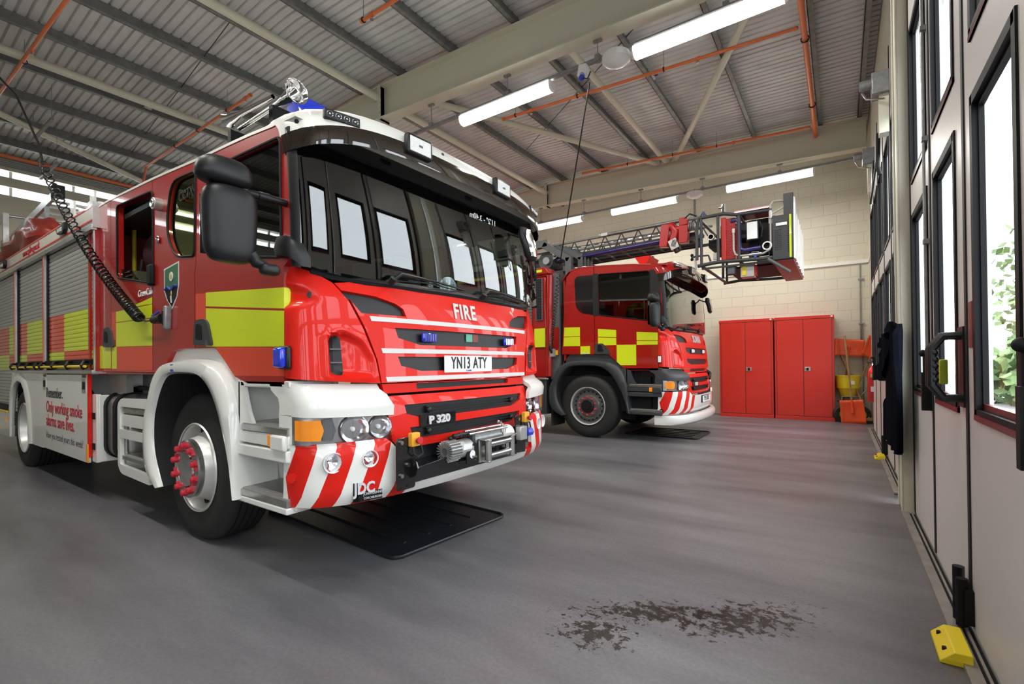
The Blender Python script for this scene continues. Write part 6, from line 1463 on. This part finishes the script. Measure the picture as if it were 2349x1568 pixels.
# conduit on the block wall and white dado rail
t = thing('wall_conduit', 'grey conduit running down the block wall beside the cupboards', 'conduit', (.35, YW, 0))
b = MB(); b.cyl((.35, YW-.02, 1.3), (.35, YW-.02, 3.18), .012, 'galv', n=8); b.cyl((.38, YW-.02, 0), (.38, YW-.02, 1.95), .010, 'galv', n=8); b.build('tube', t)
for z in (1.95, 2.85): b = MB(); b.bb((.32, YW-.035, z), (.41, YW, z+.03), 'galv'); b.build('clip', t, smooth=0)
t = thing('wall_conduit', 'grey conduit on the block wall between the far fluorescent lights', 'conduit', (-3.0, YW, 3.3)); b = MB(); b.cyl((-2.85, YW-.02, 3.3), (-2.85, YW-.02, 5.4), .02, 'galv', n=8); b.build('tube', t)
T[0] += 1; b = MB(); b.bb((XR, YW-.035, 3.19), (.55, YW, 3.26), 'white_paint'); struct(b.build('trim_%d' % T[0], smooth=0))
T[0] += 1; b = MB(); b.bb((.49, 10.6, 3.19), (.53, YW, 3.26), 'white_paint'); struct(b.build('trim_%d' % T[0], smooth=0))
# ------------------------------------------------------------------ coat on the post
t = thing('hanging_coat', 'long dark navy coat hanging from a hook on the door post', 'coat', (.38, 4.95, 1.45))
def coat_map(y, z):      # cloth hangs in soft vertical folds
    return V((.352+.016*sin(y*17+z*1.5)+.008*sin(y*41+z*3)-.03*smooth(1.1, .45, z) if False else .352+.016*sin(y*17+z*1.5)+.008*sin(y*41+z*3), y, z))
body = [(4.72, 1.50), (5.0, 1.462), (5.25, 1.44), (5.45, 1.38), (5.52, 1.28), (5.48, 1.15), (5.62, .92), (5.95, .60), (6.05, .46), (5.1, .47), (4.62, .50), (4.58, .9), (4.60, 1.42)]
b = MB(); b.sheet([(-y, z) for y, z in body], lambda u, z: coat_map(-u, z), 'coat_navy', th=.035, res=.06); b.build('coat_body', t, smooth=60)
slv = rpoly([(5.10, 1.46), (5.45, 1.45), (5.98, 1.40), (6.05, 1.345), (5.62, 1.335), (5.72, 1.24), (5.95, 1.19), (6.38, 1.17), (6.75, 1.11), (6.58, 1.01), (5.75, 1.02), (5.45, 1.05), (5.2, 1.25)], .05)
b = MB(); b.sheet([(-y, z) for y, z in slv], lambda u, z: coat_map(-u, z)+V((-.03, 0, 0)), 'coat_navy', th=.03, res=.06); b.build('sleeve', t, smooth=60)
b = MB(); b.tube([(.36, 5.05, 1.52), (.34, 5.02, 1.47), (.33, 4.95, 1.42)], .035, 'coat_navy', n=10); b.build('collar', t)
b = MB(); b.tube([(.40, 5.0, 1.50), (.37, 5.0, 1.50), (.365, 5.0, 1.53)], .008, 'frame_black', n=8); b.build('coat_hook', t)
# ------------------------------------------------------------------ door stops
def stop(x, y, label, s=1.):
    b = MB(); L, w, h = .25*s, .10*s, .055*s
    b.prism([(x, y, 0), (x+w, y, 0), (x+w, y, h), (x+w*.45, y, h), (x, y, .012)], (0, -L, 0), 'yellow')
    t = thing('door_stop', label, 'door stop', (x+w/2, y-L/2, 0)); b.build('wedge', t, bevel=.004)
    for k in (.2, .75):
        b = MB(); b.cyl((x+w*.25, y-L*k, .02), (x+w*.25, y-L*k, h*.72), .011*s, 'frame_black', n=12); b.build('screw_hole', t)
stop(.315, 2.80, 'yellow floor stop at the foot of the nearest door leaf'); stop(.335, 7.55, 'small yellow floor stop on the far track, beyond the coat')
# ------------------------------------------------------------------ mats
def floor_mat_(cx, cy, lx, ly, rot, label, n=4):
    b = MB(); R2 = Matrix.Rotation(rot, 3, 'Z'); P = rrect(-lx/2, -ly/2, lx/2, ly/2, .07, 5)
    t = thing('rubber_mat', label, 'mat', (cx, cy, 0)); q = [R2 @ V((a, c, 0))+V((cx, cy, .0)) for a, c in P]
    b.prism(q, (0, 0, .012), 'mat_rubber'); b.build('mat_base', t, bevel=.003)
    b = MB(); b.tube([p+V((0, 0, .014)) for p in q], .012, 'mat_rubber', n=8, closed=True); b.build('raised_rim', t)
    for i in range(n):
        c = -ly/2+ly*(i+1)/(n+1); b = MB(); b.tube([R2 @ V((a, c, 0))+V((cx, cy, .012)) for a in (-lx*.40, lx*.40)], .010, 'mat_rubber', n=8); b.build('rib', t)
floor_mat_(-3.12, 2.60, 1.75, 1.08, -.07, 'black ribbed rubber mat on the floor under the front of the nearer engine')
floor_mat_(-2.45, 8.2, 1.2, .9, 0, 'black rubber drip mat under the front of the farther engine')
# ------------------------------------------------------------------ charging cables
def coil_cable(name, top, knee, end, turns, r0, label, R_=.035, plug=(0, 0, 0), wire=.007, straight=None):
    t = thing(name, label, 'cable', end)
    b = MB(); b.tube([top]+(straight or [])+[knee], wire*1.6, 'cable_black', n=8); b.build('supply_line', t)
    pts = []; N = turns*14; k = V(knee); e = V(end); d = (e-k)
    for i in range(N+1):
        u = i/N; c = k+d*u+V((0, 0, -.42*(u*(1-u))*d.length*.35)); tt_ = V((d.x, d.y, d.z)).normalized(); a = tt_.orthogonal().normalized(); bb2 = tt_.cross(a); w = u**.62
        ph_ = 2*pi*turns*w; pts.append(c+a*cos(ph_)*R_*(1-.15*u)+bb2*sin(ph_)*R_*(1-.15*u))
    # more samples where the coils bunch up
    pts = []
    M_ = turns*16
    for i in range(M_+1):
        w = i/M_; u = w**.62 if True else w; u = 1-(1-w)**1.0*(1-w*.0); u = 1-(1-w)**1.55
        c = k+d*u+V((0, 0, -.16*u*(1-u)*d.length)); ph_ = 2*pi*turns*w; tt_ = d.normalized(); a = tt_.orthogonal().normalized(); bb2 = tt_.cross(a); pts.append(c+a*cos(ph_)*R_+bb2*sin(ph_)*R_)
    b = MB(); b.tube(pts, wire, 'cable_black', n=7); b.build('coiled_lead', t)
    return t
t = coil_cable('charging_cable', (-8.6, .9, 5.2), (-6.98, 1.30, 3.40), (-4.38, 1.34, 1.60), 44, 0, 'black coiled charging cable hanging across the nearer engine to its socket', straight=[(-7.6, 1.2, 4.3), (-7.1, 1.29, 3.65)])
b = MB(); b.tube([(-4.38, 1.34, 1.60), (-4.25, 1.345, 1.565), (-4.10, 1.35, 1.565)], .007, 'cable_black', n=8); b.cyl((-4.12, 1.35, 1.565), (-4.0, 1.365, 1.57), .028, 'black_plastic', r1=.036, n=14); b.box((-4.08, 1.35, 1.61), (.14, .01, .012), 'blue_paint', rot=(0, -.2, 0)); b.build('plug', t)
b = MB(); b.box((-3.955, YS-.02, 1.575), (.035, .05, .17), 'galv', rot=(0, .06, 0)); b.box((-3.975, YS-.03, 1.575), (.03, .04, .11), 'black_plastic'); b.build('charging_socket', E1, bevel=.012)
t = coil_cable('charging_cable', (-2.44, 5.22, 4.60), (-3.719, 6.750, 2.824), (-4.02, 6.93, 1.46), 34, 0, 'black coiled charging cable hanging from the ceiling socket box to the farther engine', R_=.028, wire=.006, straight=[])
b = MB(); b.box((-3.99, 6.96, 1.40), (.08, .06, .13), 'silver_paint'); b.cyl((-4.01, 6.92, 1.47), (-3.99, 6.95, 1.40), .03, 'black_plastic', n=12); b.build('plug', t)
t = thing('junction_box', 'white and blue socket box hanging beside the round ceiling disc', 'junction box', (-2.5, 5.12, 4.7))
b = MB(); b.box((-2.48, 5.12, 4.70), (.10, .08, .14), 'white', rot=(0, .2, 0)); b.build('box', t, bevel=.008)
b = MB(); b.cyl((-2.48, 5.10, 4.64), (-2.46, 5.05, 4.58), .035, 'blue_lens', n=14); b.build('socket', t); b = MB(); b.tube([(-2.46, 5.06, 4.58), (-2.40, 5.08, 4.56), (-2.38, 5.12, 4.66)], .008, 'cable_black', n=6); b.build('lead', t)
# ------------------------------------------------------------------ gear on the nearer engine's roof
def rooftop():
    t = thing('roof_ladder', 'long silver aluminium ladder stowed on the roof of the nearer engine', 'ladder', (-8.6, 1.9, 2.9))
    zf = lambda x: 3.40-.061*(-8.2-x)
    for y in (1.60, 1.98, 2.36):
        b = MB(); b.prism([(-8.2, y, zf(-8.2)-.05), (-8.2, y, zf(-8.2)+.05), (-11.4, y, zf(-11.4)+.05), (-11.4, y, zf(-11.4)-.05)], (0, .035, 0), 'aluminium'); b.build('stile', t, smooth=0)
    for i in range(11): x = -8.32-i*.28; b = MB(); b.bb((x-.02, 1.62, zf(x)-.03), (x+.02, 2.38, zf(x)), 'aluminium'); b.build('rung', t, smooth=0)
    for x in (-8.5, -10.6):
        for y in (1.62, 2.34): b = MB(); b.bb((x-.03, y-.02, 2.73), (x+.03, y+.02, zf(x)-.045), 'galv'); b.build('gantry_leg', t, smooth=0)
    t = thing('ladder_gantry', 'aluminium ladder gantry with black rollers behind the crew cab roof', 'gantry', (-6.9, 2.0, 2.75))
    for x, y in ((-7.55, 1.66), (-6.95, 1.70)): b = MB(); b.bb((x-.10, y, 2.95), (x+.06, y+.02, 3.22), 'white_paint'); b.build('guide_plate', t, smooth=0)
    b = MB(); b.bb((-7.9, 1.62, 2.86), (-6.2, 1.68, 2.92), 'aluminium'); b.bb((-7.9, 2.3, 2.86), (-6.2, 2.36, 2.92), 'aluminium')
    for i in range(5): b.bb((-7.85+i*.36, 1.6, 2.90), (-7.75+i*.36, 2.36, 2.95), 'galv')
    for x in (-7.8, -6.3):
        for y in (1.63, 2.31): b.bb((x-.03, y, 2.73), (x+.03, y+.04, 2.88), 'galv')
    b.build('rail', t, smooth=0)
    b = MB(); b.bb((-8.12, 1.58, 3.36), (-8.02, 1.70, 3.52), 'frame_black'); b.build('roller', t, bevel=.01)
    b = MB(); b.tube([(-6.45, 2.0, 2.95), (-6.5, 1.95, 3.10), (-6.42, 1.98, 3.22)], .04, 'frame_black', n=8); b.cyl((-6.55, 1.9, 3.02), (-6.25, 2.0, 2.98), .07, 'frame_black', n=12); b.build('roller', t)
    t = thing('red_sheet_roll', 'crumpled red salvage sheet lying on the roof of the nearer engine', 'tarpaulin', (-8.6, 1.55, 2.74))
    b = MB(); rows = []; rnd = random.Random(4)
    for i in range(41):
        a = i/40; x = -10.6+2.5*a; r = .05+.15*sin(pi*a)**.5*(1+.30*sin(9*a)); row = []
        for k in range(24): th = 2*pi*k/24; q = r*(1+.20*sin(3*th+11*a)+.10*sin(7*th-17*a)+.06*rnd.random()); row.append((x+.02*rnd.random(), 1.62+q*1.1*cos(th), max(2.735, 2.92+q*1.2*sin(th))))
        rows.append(row)
    b.loft(rows, 'tarp_red', closed=True, caps=True); b.build('sheet', t, smooth=50)
    t = thing('roof_rack', 'silver tube rack at the rear left of the nearer engine roof', 'rack', (-10, 1.5, 2.74))
    b = MB(); b.prism([(-9.95, 1.44, 3.42), (-9.95, 1.44, 3.48), (-11.6, 1.44, 3.42), (-11.6, 1.44, 3.36)], (0, .04, 0), 'aluminium'); b.prism([(-9.95, 1.44, 3.02), (-9.95, 1.44, 3.09), (-11.6, 1.44, 3.09), (-11.6, 1.44, 3.02)], (0, .04, 0), 'aluminium')
    for x in (-9.97, -10.9): b.bb((x-.02, 1.43, 2.735), (x+.05, 1.49, 3.48), 'aluminium')
    b.cyl((-9.95, 1.46, 3.45), (-9.85, 2.3, 3.46), .018, 'aluminium', n=10); b.build('frame', t, smooth=0)
rooftop()
# ------------------------------------------------------------------ hangers and grey pipe bundle over the rear
t = thing('pipe_bundle', 'bundle of thin grey conduits slung under the roof at the rear', 'conduit', (-12.4, 1, 4.95))
for i in range(5):
    b = MB(); b.cyl((-12.25-.10*i, -3, 4.97), (-12.25-.10*i, 5.6, 4.97), .014, 'galv', n=8); b.build('tube', t)
def unistrut(xa, xb, y, z, label):
    t = thing('strut_hanger', label, 'bracket', ((xa+xb)/2, y, z)); b = MB(); b.bb((xa, y-.02, z-.02), (xb, y+.02, z+.02), 'galv'); b.build('channel', t, smooth=0)
    for x in (xa+.03, xb-.03): b = MB(); b.cyl((x, y, z), (x, y, roof_z(x)+.20), .004, 'galv', n=6); b.build('drop_rod', t)
unistrut(-12.8, -11.6, 2.35, 4.93, 'left steel hanger channel carrying the grey conduit bundle'); unistrut(-12.8, -11.6, 4.35, 4.93, 'right steel hanger channel carrying the grey conduit bundle')
unistrut(-11.4, -10.15, 2.0, 5.15, 'left steel hanger channel above the conduit bundle'); unistrut(-11.4, -10.15, 4.2, 5.15, 'right steel hanger channel above the conduit bundle')
# ------------------------------------------------------------------ door gear on the post and over the doors
def gear(y, z, label):
    t = thing('door_gear', label, 'door gear', (.40, y, z))
    b = MB(); b.bb((.30, y-.10, z-.10), (.44, y+.10, z+.12), 'galv'); b.build('gear_box', t, bevel=.006)
    b = MB(); b.cyl((.30, y, z+.05), (.20, y, z+.05), .05, 'galv', n=18); b.build('motor', t)
    b = MB(); b.tube([(.22, y, z-.02), (.26, y-.05, z-.12), (.40, y-.15, z-.2)], .01, 'steel', n=6); b.bb((.36, y-.05, z-.5), (.44, y+.08, z-.1), 'beam_cream'); b.build('arm', t)
gear(6.2, 4.05, 'upper grey door operator on the wall above the far door bay'); gear(8.6, 4.15, 'lower grey door operator near the end of the far roof beam')
t = thing('wall_cable', 'looped black cable hanging below the door operators', 'cable', (.42, 8.0, 3.4))
b = MB(); b.tube([(.40, 8.0, 3.9), (.38, 8.0, 3.45), (.36, 7.95, 3.32), (.38, 7.85, 3.45), (.42, 7.8, 3.8)], .014, 'cable_black', n=8); b.build('loop', t)
b = MB(); b.tube([(.41, 7.2, 3.95), (.40, 7.2, 3.55), (.42, 7.2, 3.45)], .022, 'frame_black', n=8); b.build('cable_sleeve', t)
t = thing('post_conduit', 'pale conduit running down the post between the two door bays', 'conduit', (.43, 5.6, 2))
b = MB(); b.tube([(.43, 5.62, 4.6), (.43, 5.62, 2.15), (.43, 5.58, 2.0), (.43, 5.42, 1.92)], .012, 'galv', n=8); b.build('tube', t)
for z in (3.1, 4.0, 2.3): b = MB(); b.bb((.42, 5.59, z), (.46, 5.65, z+.03), 'galv'); b.build('clip', t, smooth=0)
